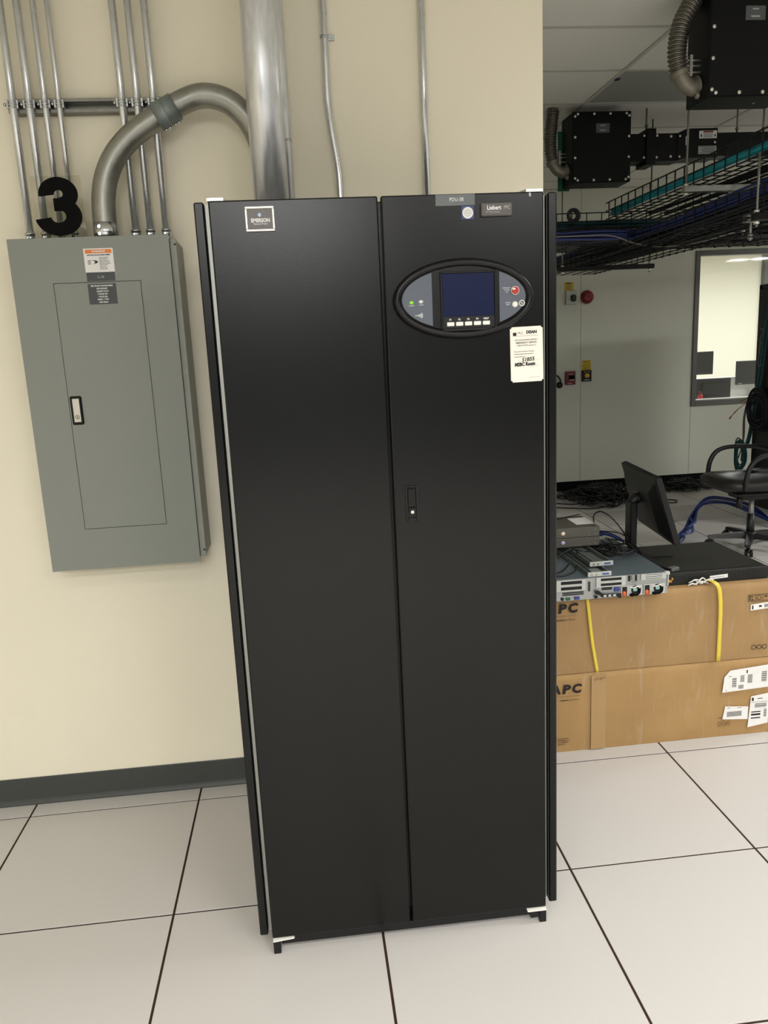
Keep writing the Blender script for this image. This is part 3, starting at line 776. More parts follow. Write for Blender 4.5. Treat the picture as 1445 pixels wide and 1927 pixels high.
# shipping labels with printed blocks
def label_sheet(pts, parent, prints, bars):
    MB().prism([(x, IY - .0008, z) for x, z in pts], (0, .0008, 0)).build('shipping_label', 'paper', parent)
    q = MB()
    for x0, x1, z0, z1 in prints: q.box(x0, x1, IY - .0012, IY - .0008, z0, z1)
    for x0, x1, z0, z1, n, hor in bars:
        for k in range(n):
            if hor: q.box(x0, x1, IY - .0012, IY - .0008, z0 + (z1 - z0) * k / n, z0 + (z1 - z0) * (k + .35 + .25 * (k % 2)) / n)
            else: q.box(x0 + (x1 - x0) * k / n, x0 + (x1 - x0) * (k + .35 + .25 * (k % 2)) / n, IY - .0012, IY - .0008, z0, z1)
    q.build('label_print', 'ink', parent)
label_sheet([(2.698, .196), (2.704, .262), (2.728, .289), (2.90, .302), (2.90, .205)], lo,
            [(2.797, 2.802, .272, .285), (2.712, 2.716, .202, .205), (2.722, 2.734, .263, .265)],
            [(2.738, 2.756, .216, .258, 9, True), (2.772, 2.789, .236, .265, 8, True), (2.803, 2.823, .229, .266, 10, True), (2.765, 2.787, .207, .224, 6, True), (2.862, 2.884, .230, .275, 10, True)])
label_sheet([(2.7035, .079), (2.713, .135), (2.812, .126), (2.812, .070)], lo, [(2.722, 2.736, .1265, .128), (2.765, 2.785, .1235, .125)], [(2.722, 2.785, .088, .110, 26, False)])
label_sheet([(2.813, .033), (2.822, .168), (2.900, .178), (2.900, .046)], lo, [(2.824, 2.895, .1415, .1425), (2.826, 2.834, .148, .162), (2.850, 2.872, .155, .158)],
            [(2.826, 2.866, .070, .110, 3, True), (2.840, 2.890, .118, .136, 4, True), (2.880, 2.892, .075, .110, 8, True)])
label_sheet([(2.800, .536), (2.800, .561), (2.900, .569), (2.900, .543)], up, [(2.805, 2.811, .541, .557), (2.834, 2.846, .549, .556)], [(2.856, 2.886, .546, .560, 12, False)])
# loose tape on the lower carton
q = MB().box(2.152, 2.212, IY - .0006, IY + .0006, .004, .322); o = q.build('packing_tape', 'packing_tape', lo)
q = MB()
for k in range(4): q.tube(smooth([(2.165 + .012 * k, IY - .001, .300 + .005 * (k % 2)), (2.176 + .010 * k, IY - .006, .311), (2.190 + .01 * k, IY - .002, .306 + .006 * (k % 2))], 4), .0016, 5)
q.build('crumpled_tape', 'packing_tape', lo)
# yellow straps
def strap(path, w_, name_label):
    m = MB(); pr_ = None; P = [Vector(p) for p in path]
    for i, p in enumerate(P):
        d = (P[min(i + 1, len(P) - 1)] - P[max(i - 1, 0)]).normalized(); n_ = Vector((1, 0, 0)); n_ = (n_ - d * n_.dot(d)).normalized(); k = n_.cross(d).normalized() * .0009
        cur = [m.bm.verts.new(p + n_ * w_ / 2 + k), m.bm.verts.new(p - n_ * w_ / 2 + k), m.bm.verts.new(p - n_ * w_ / 2 - k), m.bm.verts.new(p + n_ * w_ / 2 - k)]
        if pr_:
            for a in range(4): f = m.bm.faces.new([pr_[a], pr_[(a + 1) % 4], cur[(a + 1) % 4], cur[a]]); f.smooth = True
        else: m.bm.faces.new(cur[::-1])
        pr_ = cur
    m.bm.faces.new(pr_)
    return m
SY = KY - .0085
s1 = strap(smooth([(2.129, KY + .02, .6535), (2.1295, SY + .006, .6505), (2.131, SY, .640), (2.140, SY - .002, .56), (2.150, SY - .003, .47), (2.162, SY - .002, .40), (2.174, SY + .001, .336)], 4), .0125, '')
single(s1, 'packing_strap', 'yellow_strap', (2.129, SY, .334), 'yellow plastic strap slanting down the upper carton below the rack server', 'strap', 'yellow straps on the upper carton')
t = thing('packing_strap', 'yellow plastic strap with a crinkled clear buckle on the right of the upper carton', 'strap', (2.66, SY, .334), 'yellow straps on the upper carton')
strap(smooth([(2.612, KY + .045, .6565), (2.630, KY + .015, .668), (2.645, KY - .004, .6655), (2.657, SY - .008, .645), (2.663, SY - .011, .60), (2.666, SY - .011, .54), (2.668, SY - .008, .45), (2.672, SY, .336)], 4), .0165, '').build('band', 'yellow_strap', t)
q = MB()
for k in range(9):
    a = Vector((2.548 + .0085 * k, KY + .018 + .012 * ((k * 3) % 4) / 3, .6535 + .006 * (k % 3)))
    q.tube(smooth([a, a + Vector((.012, -.006, .008)), a + Vector((.026, .004, .004 + .005 * (k % 2))), a + Vector((.036, -.002, .001))], 3), [.0030] * 10, 5)
q.build('buckle', 'white_plastic', t)

# rack server
RX0, RX1, RY, RZ0, RZ1 = 1.992, 2.434, .030, .6512, .7375
sv = thing('rack_server', 'two unit grey steel rack server with its rear ports overhanging the upper carton', 'server', (2.213, .38, RZ0))
q = MB().box(RX0, RX1, RY + .004, RY + .545, RZ0, RZ1 - .001, bev=.0012); q.build('chassis', 'server_steel', sv)
MB().box(RX0 + .001, RX1 - .001, RY + .003, RY + .54, RZ1 - .001, RZ1, ).build('lid', 'server_top', sv)
q = MB().box(RX1 - .012, RX1 + .006, RY - .001, RY + .012, RZ1 - .012, RZ1 + .001, bev=.001).box(RX1 - .004, RX1 + .004, RY + .004, RY + .02, RZ0 + .03, RZ1 - .01); q.build('rack_ear', 'server_light', sv)
def slotbox(x0, x1, z0, z1, n=2, thick=.0035):
    q = MB()
    for k in range(n):
        zz0 = z0 + (z1 - z0) * k / n; zz1 = z0 + (z1 - z0) * (k + 1) / n
        for a in ((x0, x1, zz0, zz0 + thick), (x0, x1, zz1 - thick, zz1), (x0, x0 + .018, zz0 + thick, zz1 - thick), (x1 - .016, x1, zz0 + thick, zz1 - thick)):
            q.box(a[0], a[1], RY - .001, RY + .004, a[2], a[3], bev=.0006)
    q.build('slot_frame', 'server_light', sv)
    q = MB()
    for k in range(n):
        zz0 = z0 + (z1 - z0) * k / n; zz1 = z0 + (z1 - z0) * (k + 1) / n
        q.box(x0 + .018, x1 - .016, RY + .0022, RY + .0042, zz0 + thick, zz1 - thick)
    q.build('slot_opening', 'black_void', sv)
slotbox(RX0 + .003, 2.110, .6905, .7345, 2, .0045); slotbox(2.150, 2.265, .6960, .7355, 2, .0045)
slotbox(2.325, 2.425, .7120, .7355, 3, .0028)
q = MB()
for k in range(2): q.box(2.020, 2.102, RY - .0002, RY + .0042, .6745 + k * .0075, .6775 + k * .0075)
for k in range(3): q.box(2.173, 2.213, RY - .0002, RY + .0042, .6850 + k * .0042, .6868 + k * .0042)
for k in range(5): q.box(2.276, 2.285, RY - .0002, RY + .0042, .712 + k * .0046, .7145 + k * .0046)
for k in range(6): q.box(2.120, 2.1275, RY - .0002, RY + .0042, .685 + k * .0065, .6885 + k * .0065)
q.box(2.304, 2.310, RY - .0002, RY + .0042, .712, .734).cyl((2.019, RY + .004, .661), (2.019, RY - .0006, .661), .0062, 14)
q.build('vent_slots', 'black_void', sv)
q = MB().box(2.290, 2.300, RY - .0005, RY + .0042, .716, .733, bev=.0005).box(2.292, 2.315, RY - .0008, RY + .0042, .7045, .7085)
q.build('release_tab', 'mini_side', sv)
for x0, x1, m_, z0, z1, nm in ((2.033, 2.050, 'green_paint', .6555, .6650, 'video_port'), (2.066, 2.086, 'blue_port', .6555, .6665, 'video_port'), (2.221, 2.243, 'blue_port', .6760, .6915, 'serial_port')):
    MB().box(x0, x1, RY - .0015, RY + .0042, z0, z1, bev=.0008).build(nm, m_, sv)
q = MB()
q.prism([(2.143, RY - .001, .6870), (2.160, RY - .001, .6845), (2.172, RY - .001, .6735), (2.186, RY - .001, .6695), (2.246, RY - .001, .6680), (2.246, RY - .001, .6530), (2.238, RY - .001, .6515), (2.228, RY - .001, .6590), (2.170, RY - .001, .6590), (2.160, RY - .001, .6690), (2.145, RY - .001, .6740)], (0, -.008, 0))
q.box(2.143, 2.154, RY - .006, RY - .001, .6560, .6660)
q.build('cable_arm_bracket', 'black_plastic', sv)
for k, x in enumerate((2.1815, 2.2, 2.2185)): MB().box(x - .006, x + .006, RY - .011, RY - .006, .6605, .6685, bev=.001).build('network_port', 'server_light', sv)
for x0 in (2.2480, 2.3370):
    p_ = MB().box(x0, x0 + .084, RY - .001, RY + .0042, .6540, .6945, bev=.001).build('power_supply', 'server_light', sv)
    MB().box(x0 + .0040, x0 + .0230, RY - .0018, RY + .001, .6560, .6915).build('supply_socket', 'black_void', p_)
    q = MB(); q.ball((x0 + .0115, RY - .002, .6640), .0085, 12, (1, .7, 1.25)); q.build('release_tab', 'orange_tab', p_)
    MB().cyl((x0 + .0560, RY - .001, .6770), (x0 + .0560, RY - .0022, .6770), .0168, 24).build('fan_opening', 'black_void', p_)
    MB().box(x0 + .0470, x0 + .0620, RY - .0035, RY - .0020, .6720, .6840, bev=.001).build('fan_hub', 'mint', p_)
    q = MB().tube(smooth([(x0 + .030, RY - .004, .6900), (x0 + .043, RY - .010, .6880), (x0 + .062, RY - .009, .6920), (x0 + .071, RY - .006, .6840)], 4), .0022, 8)
    q.build('supply_handle', 'white_plastic', p_)
    q = MB().tube(smooth([(x0 + .072, RY - .005, .6830), (x0 + .068, RY - .011, .6680), (x0 + .055, RY - .012, .6600), (x0 + .036, RY - .009, .6620)], 4), .0040, 8).ball((x0 + .040, RY - .009, .6605), .0085, 10, (1.3, .6, .8))
    q.build('velcro_strap', 'black_matte', p_)
# rails lying on the server
def rail(x0, x1, y0, y1, z0, z1, skew, label):
    t = thing('slide_rail', label, 'rail', ((x0 + x1) / 2, y0, z0), 'slide rails on the server')
    M = Matrix.Translation((x0, y0, 0)) @ Matrix.Rotation(skew, 4, 'Z') @ Matrix.Translation((-x0, -y0, 0))
    q = MB().box(x0, x1, y0 + .006, y1, z0 + .0002, z0 + .003, M=M).box(x0, x0 + .006, y0 + .006, y1, z0 + .003, z1, M=M).box(x1 - .006, x1, y0 + .006, y1, z0 + .003, z1, M=M)
    q.box(x0 + .020, x0 + .060, y0 + .02, y1, z0 + .003, z1 - .004, M=M)
    q.build('channel', 'rail_steel', t)
    q = MB().box(x0 - .003, x1 + .004, y0, y0 + .006, z0 + .0002, z1 + .001, bev=.0006, M=M)
    q.build('end_plate', 'server_light', t)
    MB().box(x1 - .032, x1 - .006, y0 - .001, y0, z0 + .005, z1 - .004, M=M).build('blue_clip', 'pale_blue_cable', t)
    q = MB(); 
    for k in range(2): q.cyl(M @ Vector((x0 + .012 + .018 * k, y0 + .001, (z0 + z1) / 2)), M @ Vector((x0 + .012 + .018 * k, y0 - .0012, (z0 + z1) / 2)), .0045, 12)
    q.build('pin', 'zinc', t)
rail(2.124, 2.209, .038, .48, .7378, .7540, .02, 'lower of two steel slide rails lying on the rack server')
rail(2.159, 2.246, .112, .53, .7552, .7715, .03, 'upper of two steel slide rails, resting on the lower rail')
# two small grey boxes
for k, (z0, z1, bm_, lab) in enumerate(((.7735, .8115, 'violet_button', 'lower small grey computer with a violet lit button, on the slide rails'), (.8125, .8545, 'warm_button', 'upper small grey computer with a warm white button and a paper label'))):
    t = thing('small_computer', lab, 'computer', (2.16, .40, z0), 'stacked small computers')
    MB().box(2.035, 2.2845, .345, .56, z0, z1, bev=.0025).build('case', 'mini_grey', t)
    MB().box(2.2846, 2.2862, .352, .555, z0 + .003, z1 - .003).build('side_vent', 'mini_side', t)
    q = MB(); q.ball((2.1285, .345, z0 + .021), .0085, 16, (1, .35, .95)); o = q.build('power_button', bm_, t); o['label'] = ('violet', 'warm white')[k] + ' power button'
    for (x, z) in ((2.2660, z0 + .030), (2.2660, z0 + .012), (2.2400, z0 + .010)): MB().cyl((x, .345, z), (x, .3438, z), .0022, 8).build('front_screw', 'mini_side', t)
    if k: MB().box(2.205, 2.285, .40, .52, z1, z1 + .0006).build('paper_label', 'paper', t)
q = MB().tube(smooth([(2.03, .46, .858), (2.08, .46, .862), (2.16, .50, .8610), (2.24, .55, .8585), (2.28, .57, .8575)], 5), .0022, 6)
single(q, 'cable', 'black_cable', (2.03, .46, .855), 'thin black cord lying across the top of the upper small computer', 'cable')
q = MB().tube(smooth([(2.02, .40, .8580), (2.06, .41, .8605), (2.10, .42, .8595)], 4), [.004, .004, .004, .006, .006, .007, .007, .006, .005], 8)
single(q, 'cable', 'blue_cable', (2.06, .41, .855), 'short blue cord end on top of the upper small computer', 'cable')
# cables tangled on the server
q = MB(); random.seed(3)
for k in range(16):
    cx, cy = 2.318 + random.uniform(-.045, .045), .33 + random.uniform(-.07, .08)
    rx, ry = random.uniform(.03, .075), random.uniform(.03, .09); ph = random.uniform(0, 6)
    pts = [(cx + rx * math.cos(ph + a * .55), cy + ry * math.sin(ph + a * .55), .7415 + .0022 * k + .006 * math.sin(a * 1.3 + k)) for a in range(int(random.uniform(7, 13)))]
    q.tube(smooth(pts, 4), random.choice((.0028, .0034, .0024)), 6)
single(q, 'cable_tangle', 'black_cable', (2.318, .33, .738), 'tangle of black cords heaped on the rack server beside the small computers', 'cables', kind='stuff')
q = MB().tube(smooth([(2.285, .45, .812), (2.30, .42, .822), (2.285, .41, .852), (2.292, .43, .884), (2.330, .45, .892), (2.376, .44, .862), (2.412, .42, .812), (2.436, .42, .772), (2.462, .40, .7085), (2.50, .30, .7065)], 6), .0032, 8)
single(q, 'looped_cable', 'black_cable', (2.38, .43, .705), 'black cord looping up high from the small computers to the monitor stand', 'cable')
q = MB().tube(smooth([(2.288, .50, .790), (2.31, .49, .795), (2.36, .46, .800), (2.42, .43, .790), (2.468, .40, .742), (2.482, .36, .708)], 6), .0030, 8)
single(q, 'looped_cable', 'black_cable', (2.36, .46, .705), 'black cord running flat from the lower small computer towards the monitor', 'cable')
q = MB()
for (pts) in ([(2.010, .20, .745), (2.06, .235, .760), (2.12, .25, .790), (2.17, .22, .788), (2.20, .24, .779)], [(2.008, .10, .742), (2.05, .12, .745), (2.09, .17, .752), (2.116, .19, .772), (2.15, .23, .786)], [(2.006, .07, .7405), (2.04, .07, .7415), (2.09, .10, .746), (2.112, .14, .758)]):
    q.tube(smooth(pts, 5), .0030, 7)
single(q, 'cable_bunch', 'black_cable', (2.05, .15, .738), 'loose black cords crossing the left end of the rack server and its slide rails', 'cables')
t = thing('video_connector', 'blue video plug on a cord behind the small computers', 'connector', (2.36, .52, .7376))
q = MB().box(2.325, 2.365, .505, .53, .768, .790, bev=.003).tube(smooth([(2.365, .517, .779), (2.40, .51, .770), (2.44, .50, .748), (2.452, .49, .7405)], 4), [.008] * 9 + [.005] * 4, 8); q.build('plug', 'blue_cable', t)
MB().box(2.310, 2.325, .507, .528, .770, .788, bev=.001).build('plug_face', 'bright_zinc', t)
q = MB().tube(smooth([(2.318, .517, .772), (2.305, .525, .752), (2.312, .53, .7395)], 4), .003, 6); q.build('cord', 'black_cable', t)

# rack router
rt = thing('rack_router', 'flat black rack router on the upper carton, right of the grey server', 'router', (2.68, .33, .6502))
MB().box(2.470, 2.893, .118, .535, .6502, .7000, bev=.0015).build('case', 'router_black', rt)
MB().box(2.500, 2.840, .136, .139, .70005, .7009).build('lid_seam', 'black_satin', rt)
q = MB()
for k in range(9): q.box(2.499 + .0155 * k, 2.510 + .0155 * k, .1170, .1182, .668 + .004 * (k % 2), .686)
for k in range(5): q.box(2.735 + .018 * k, 2.748 + .018 * k, .1170, .1182, .666, .688)
q.box(2.830, 2.862, .1170, .1182, .662, .690)
q.build('port_opening', 'black_void', rt)
q = MB().box(2.474, 2.490, .112, .118, .665, .676, bev=.001).box(2.486, 2.494, .108, .118, .676, .684, bev=.001); q.build('brass_connector', 'gold', rt)
MB().box(2.648, 2.722, .1155, .1168, .6660, .6805, M=Matrix.Translation((2.685, 0, .673)) @ Matrix.Rotation(-.05, 4, 'Y') @ Matrix.Translation((-2.685, 0, -.673))).build('paper_label', 'white_print', rt)
MB().box(2.652, 2.708, .1148, .1156, .6725, .6740, M=Matrix.Translation((2.685, 0, .673)) @ Matrix.Rotation(-.05, 4, 'Y') @ Matrix.Translation((-2.685, 0, -.673))).build('label_print', 'faint_ink', rt)
q = MB()
for r_ in range(3):
    for k in range(16): q.cyl((2.575 + .011 * k, .255 + .026 * r_, .7000), (2.575 + .011 * k, .255 + .026 * r_, .7005), .0036, 6)
stuff(q.build('lid_vents', 'black_void', rt))
q = MB().box(2.893, 2.905, .128, .150, .655, .695, bev=.001).box(2.893, 2.8955, .150, .20, .655, .695); q.build('rack_ear', 'router_black', rt)
q = MB().cyl((2.60, .56, .6505), (2.60, .56, .668), .012, 14).ball((2.60, .56, .672), .013, 12)
single(q, 'cable_boot', 'white_plastic', (2.60, .56, .6505), 'small white plastic knob on the carton just behind the black router', 'plug')

# monitor, tipped back, seen from its back edge
MX, MY, MZ = 2.5283, .4202, .9313
mon = thing('monitor', 'black flat monitor tipped back on its stand, seen from behind, on the black router', 'monitor', (2.51, .36, .7002))
MM = Matrix.Translation((MX, MY, MZ)) @ Matrix.Rotation(-.10376, 4, 'Z') @ Matrix.Rotation(-.29741, 4, 'Y')
hw, hh = .226, .1433
q = MB().box(-.012, .014, -hw, hw, -hh, hh, bev=.003, M=MM)
q.build('panel_case', 'black_satin', mon)
b = bmesh.new()
P1 = [(-.012, s_ * .205, t_ * .125) for s_, t_ in ((-1, -1), (1, -1), (1, 1), (-1, 1))]; P2 = [(-.036, s_ * .15, t_ * .085 - .008) for s_, t_ in ((-1, -1), (1, -1), (1, 1), (-1, 1))]
va = [b.verts.new(p) for p in P1]; vb = [b.verts.new(p) for p in P2]
b.faces.new(vb)
for i in range(4): b.faces.new([va[i], va[(i + 1) % 4], vb[(i + 1) % 4], vb[i]])
q = MB(); q.join(b, MM); q.build('back_cover', 'black_satin', mon)
MB().box(.0141, .0147, -hw + .014, hw - .014, -hh + .016, hh - .014, M=MM).build('screen', 'black_plastic', mon)
MB().box(-.0370, -.0362, -.055, .045, .035, .058, M=MM).build('back_emblem', 'black_plastic', mon)
q = MB().box(2.438, 2.470, .395, .455, .735, .935, bev=.006).tube(smooth([(2.455, .425, .925), (2.470, .425, .945), (2.488, .423, .945)], 4), .022, 12)
q.prism([(2.440, .400, .730), (2.4705, .400, .730), (2.50, .400, .7006), (2.4725, .400, .7006)], (0, .05, 0))
q.build('neck', 'black_satin', mon)
q = MB().box(2.4725, 2.4985, .20, .47, .7004, .712, bev=.003).prism([(2.4725, .205, .7004), (2.4985, .205, .7004), (2.520, .150, .7004), (2.498, .143, .7004)], (0, 0, .011)).prism([(2.4985, .40, .7004), (2.60, .36, .7004), (2.60, .335, .7004), (2.4985, .34, .7004)], (0, 0, .008))
q.build('stand_base', 'black_satin', mon)
q = MB().box(2.497, 2.535, .140, .166, .7005, .716, bev=.002, M=Matrix.Translation((2.515, .15, 0)) @ Matrix.Rotation(.3, 4, 'Z') @ Matrix.Translation((-2.515, -.15, 0))); q.build('stand_foot', 'label_grey', mon)

# ================================================================== OVERHEAD: BUSWAYS, TRAYS, RODS
def tap_box(x0, y, z0, lab, flex_lab, flex, green=False, wd=.386, hh_=.425, dp=.205, rows=4):
    t = thing('busway_box', lab, 'electrical box', (x0 + wd / 2, y + dp / 2, z0), 'black busway feed boxes')
    MB().box(x0, x0 + wd, y + .004, y + dp, z0, z0 + hh_, bev=.004).build('housing', 'busway', t)
    cx0_, cx1_, cz0_, cz1_ = x0 + .003, x0 + wd - .003, z0 + .003, z0 + hh_ - .003
    MB().box(cx0_, cx1_, y, y + .004, cz0_, cz1_, bev=.001).build('cover', 'busway', t)
    zs = [cz0_ + .025 + (cz1_ - cz0_ - .05) * k / (rows - 1) for k in range(rows)]
    xs = [cx0_ + .030 + (cx1_ - cx0_ - .06) * k / 3 for k in range(4)]
    pts = [(cx0_ + .012, z) for z in zs] + [(cx1_ - .012, z) for z in zs] + [(x, cz0_ + .012) for x in xs] + [(x, cz1_ - .012) for x in xs]
    for x, z in pts: MB().ball((x, y, z), .0085, 8, (1, .5, 1)).build('screw', 'bright_zinc', t)
    MB().ball((x0 + .27, y + .11, z0), .007, 8, (1, 1, .5)).build('screw', 'zinc', t)
    lx = (cx0_ + cx1_) / 2 - .04
    MB().box(lx, lx + .088, y - .0012, y, cz1_ - .125, cz1_ - .07).build('label_plate', 'label_grey', t)
    q = MB().box(lx + .030, lx + .058, y - .0018, y - .0012, cz1_ - .085, cz1_ - .079).box(lx + .024, lx + .064, y - .0018, y - .0012, cz1_ - .114, cz1_ - .107); q.build('label_print', 'grey_print', t)
    if green: MB().box(x0 - .030, x0 + .05, y + dp + .001, y + dp + .006, z0 - .012, z0 + .36).build('side_plate', 'green_paint', t)
    # armoured flexible conduit with an elbow fitting
    f = thing('flexible_conduit', flex_lab, 'conduit', flex[0], 'flexible conduits feeding the busway boxes')
    P = smooth(flex, 10); rs = []; fine = []
    for i in range(len(P) - 1):
        for k in range(5): fine.append(P[i].lerp(P[i + 1], k / 5))
    n_el = int(len(fine) * .38)
    acc = 0
    for i in range(n_el, len(fine)):
        acc += (fine[i] - fine[i - 1]).length
        rs.append(.037 + .0048 * math.sin(acc / .0165 * 2 * PI))
    MB().tube(fine[n_el:], rs, 16).build('corrugated_hose', 'flex_metal', f)
    q = MB().tube(fine[:n_el + 1], [.043] * 3 + [.036] * (n_el - 2), 18).tube(fine[n_el - 14:n_el + 2], .0435, 18)
    q.ball(fine[2] + Vector((0, -.01, -.040)), .016, 10); q.build('elbow_fitting', 'cast_metal', f)
    c = fine[n_el]
    q = MB()
    for dz in (-.012, .014, .036): q.cyl(c + Vector((.020, -.030, dz)), c + Vector((.080, -.030, dz)), .004, 6)
    q.box(c.x + .028, c.x + .040, c.y - .042, c.y - .022, c.z - .03, c.z + .055)
    q.build('clamp_screws', 'zinc', f)
tap_box(2.926, .80, 2.614, 'large black feed box at the top right corner, nearest of the two under the ceiling',
        'thick curving metal flexible conduit entering the nearest black feed box', [(2.924, .90, 2.684), (2.895, .90, 2.681), (2.858, .90, 2.708), (2.833, .90, 2.766), (2.826, .90, 2.84), (2.840, .90, 2.924), (2.868, .90, 2.985), (2.912, .90, 3.056)])
tap_box(2.920, 2.50, 2.592, 'black feed box hung under the ceiling further back, at the end of the black busway', 'upright metal flexible conduit beside the further black feed box',
        [(2.918, 2.60, 2.684), (2.880, 2.60, 2.678), (2.838, 2.60, 2.708), (2.813, 2.60, 2.770), (2.805, 2.60, 2.85), (2.808, 2.60, 2.92), (2.815, 2.60, 2.99), (2.824, 2.60, 3.057)], green=True)
bd = thing('busway', 'long black busway duct running right from the further black feed box', 'busway', (4.6, 2.62, 2.72))
MB().box(3.307, 3.66, 2.55, 2.69, 2.722, 2.890, bev=.003).build('duct_section', 'busway', bd)
q = MB().prism([(3.640, 2.545, 2.722), (3.640, 2.545, 2.888), (3.700, 2.545, 2.914), (3.912, 2.545, 2.914), (3.912, 2.545, 2.735), (3.700, 2.545, 2.735)], (0, .15, 0)); q.build('joint_block', 'busway', bd)
MB().box(3.913, 7.5, 2.555, 2.69, 2.745, 2.888, bev=.003).build('duct_section', 'busway', bd)
MB().box(3.425, 3.490, 2.535, 2.70, 2.698, 2.918, bev=.003).build('hanger_clamp', 'busway', bd)
for x, z in ((3.415, 2.877), (3.50, 2.877), (3.595, 2.870), (3.415, 2.745), (3.50, 2.745), (3.595, 2.748), (3.655, 2.870), (3.655, 2.745), (3.895, 2.828)):
    MB().ball((x, 2.548, z), .009, 8, (1, .6, 1)).build('screw', 'bright_zinc', bd)
MB().box(3.785, 3.905, 2.5425, 2.545, 2.852, 2.898).build('warning_label', 'white_print', bd)
q = MB().box(3.812, 3.880, 2.5415, 2.5425, 2.887, 2.896); q.build('label_header', 'red_device', bd)
q = MB().prism([(3.792, 2.5422, 2.862), (3.806, 2.5422, 2.862), (3.799, 2.5422, 2.882)], (0, -.0006, 0)).prism([(3.886, 2.5422, 2.862), (3.900, 2.5422, 2.862), (3.893, 2.5422, 2.882)], (0, -.0006, 0))
for k in range(4): q.box(3.814, 3.878, 2.5416, 2.5425, 2.858 + .007 * k, 2.8605 + .007 * k)
q.build('label_print', 'ink', bd)
MB().box(3.782, 3.905, 2.5425, 2.545, 2.757, 2.805).build('rating_label', 'grey_print', bd)
q = MB()
for k in range(5): q.box(3.790 + (.02 if k % 2 else 0), 3.896, 2.5416, 2.5425, 2.763 + .0085 * k, 2.766 + .0085 * k)
q.build('label_print', 'ink', bd)
q = MB().box(3.694, 3.706, 2.542, 2.545, 2.812, 2.868); q.build('edge_label', 'white_print', bd)
def rod(x, y, z0, lab, r=.0062, z1=CEIL):
    q = MB().cyl((x, y, z0), (x, y, z1), r, 8).cyl((x, y, z0 + .03), (x, y, z0 + .042), r * 2, 6)
    single(q, 'threaded_rod', 'strut', (x, y, z0), lab, 'rod', 'hanger rods under the ceiling')
rod(3.459, 2.62, 2.917, 'short hanger rod above the clamp of the black busway')
rod(4.085, 2.62, 2.887, 'hanger rod right of the busway joint, left of a second one')
rod(4.270, 2.62, 2.887, 'hanger rod over the busway at the right edge of the picture')
# wire mesh trays
def mesh_tray(name, lab, x0, x1, y0, y1, z, h, axis, pitch=.1, r=.0036, n_long=6, grp='black wire cable trays'):
    t = thing(name, lab, 'cable tray', ((x0 + x1) / 2, (y0 + y1) / 2, z), grp)
    q = MB()
    if axis == 'Y':
        for k in range(n_long): x = x0 + (x1 - x0) * k / (n_long - 1); q.cyl((x, y0, z), (x, y1, z), r, 5)
        for x in (x0, x1):
            for zz in (h * .5, h): q.cyl((x, y0, z + zz), (x, y1, z + zz), r, 5)
        y = y0
        while y <= y1: q.tube([(x0, y, z + h), (x0, y, z - r * 1.6), (x1, y, z - r * 1.6), (x1, y, z + h)], r, 5); y += pitch
    else:
        for k in range(n_long): y = y0 + (y1 - y0) * k / (n_long - 1); q.cyl((x0, y, z), (x1, y, z), r, 5)
        for y in (y0, y1):
            for zz in (h * .5, h): q.cyl((x0, y, z + zz), (x1, y, z + zz), r, 5)
        x = x0
        while x <= x1: q.tube([(x, y0, z + h), (x, y0, z - r * 1.6), (x, y1, z - r * 1.6), (x, y1, z + h)], r, 5); x += pitch
    stuff(q.build('wire_mesh', 'black_satin', t))
    return t
mesh_tray('cable_tray', 'upper black wire tray carrying teal cables along its left side', 3.125, 3.585, -.2, 2.45, 2.355, .10, 'Y', r=.0042, n_long=9)
mesh_tray('cable_tray', 'upper black wire tray crossing the end of the teal cable tray', 2.30, 5.6, 2.46, 2.82, 2.30, .10, 'X')
mesh_tray('cable_tray', 'lower black wire tray full of dark blue cables running into the room', 3.085, 3.54, -.4, 3.75, 2.118, .10, 'Y')
mesh_tray('cable_tray', 'lower black wire tray branching right, loaded with dark cables above the window', 3.556, 6.2, 2.06, 2.43, 2.160, .10, 'X')
mesh_tray('cable_tray', 'short lower black wire tray branching left towards the cabinet edge', 2.35, 3.07, 2.06, 2.43, 2.160, .10, 'X')
def bundle(name, lab, m_, P, n, spread_, rad, seed, cat='cables', flat=1.0):
    rnd = random.Random(seed); q = MB(); P = [Vector(p) for p in P]
    d = (P[-1] - P[0]).normalized(); u = d.cross(Vector((0, 0, 1))).normalized()
    for k in range(n):
        o = u * rnd.uniform(-1, 1) * spread_ + Vector((0, 0, rnd.uniform(-.5, 1) * spread_ * flat))
        pts = [p + o * rnd.uniform(.75, 1.1) + Vector((0, 0, rnd.uniform(-.006, .006))) for p in P]
        q.tube(smooth(pts, 3), rad, 6)
    base = sum(P, Vector()) / len(P); base.z = min(p.z for p in P)
    return single(q, name, m_, tuple(base), lab, cat, kind='stuff')
bundle('cable_bundle', 'bundle of teal cables along the left side of the upper tray', 'teal_cable', [(3.165, y, 2.385) for y in (-.2, .3, .8, 1.3, 1.8, 2.2, 2.42)], 14, .028, .0045, 1)
bundle('cable_bundle', 'dark teal cables lying across the end of the upper tray', 'dark_teal_cable', [(x, 2.56, 2.325) for x in (2.3, 2.6, 2.9, 3.1, 3.4, 3.9, 4.6, 5.4)], 22, .07, .006, 2, flat=.4)
bundle('cable_bundle', 'dark cords lying on the right half of the teal cable tray', 'black_cable', [(3.43, y, 2.372) for y in (-.2, .5, 1.2, 1.8, 2.4)], 5, .10, .005, 3, flat=.12)
bundle('cable_bundle', 'mass of dark blue cables filling the lower tray', 'navy_cable', [(3.30, y, 2.165 + .012 * math.sin(y * 2)) for y in (-.4, 0, .5, 1.0, 1.5, 2.0, 2.6, 3.2, 3.7)], 64, .165, .0070, 4, flat=.26)
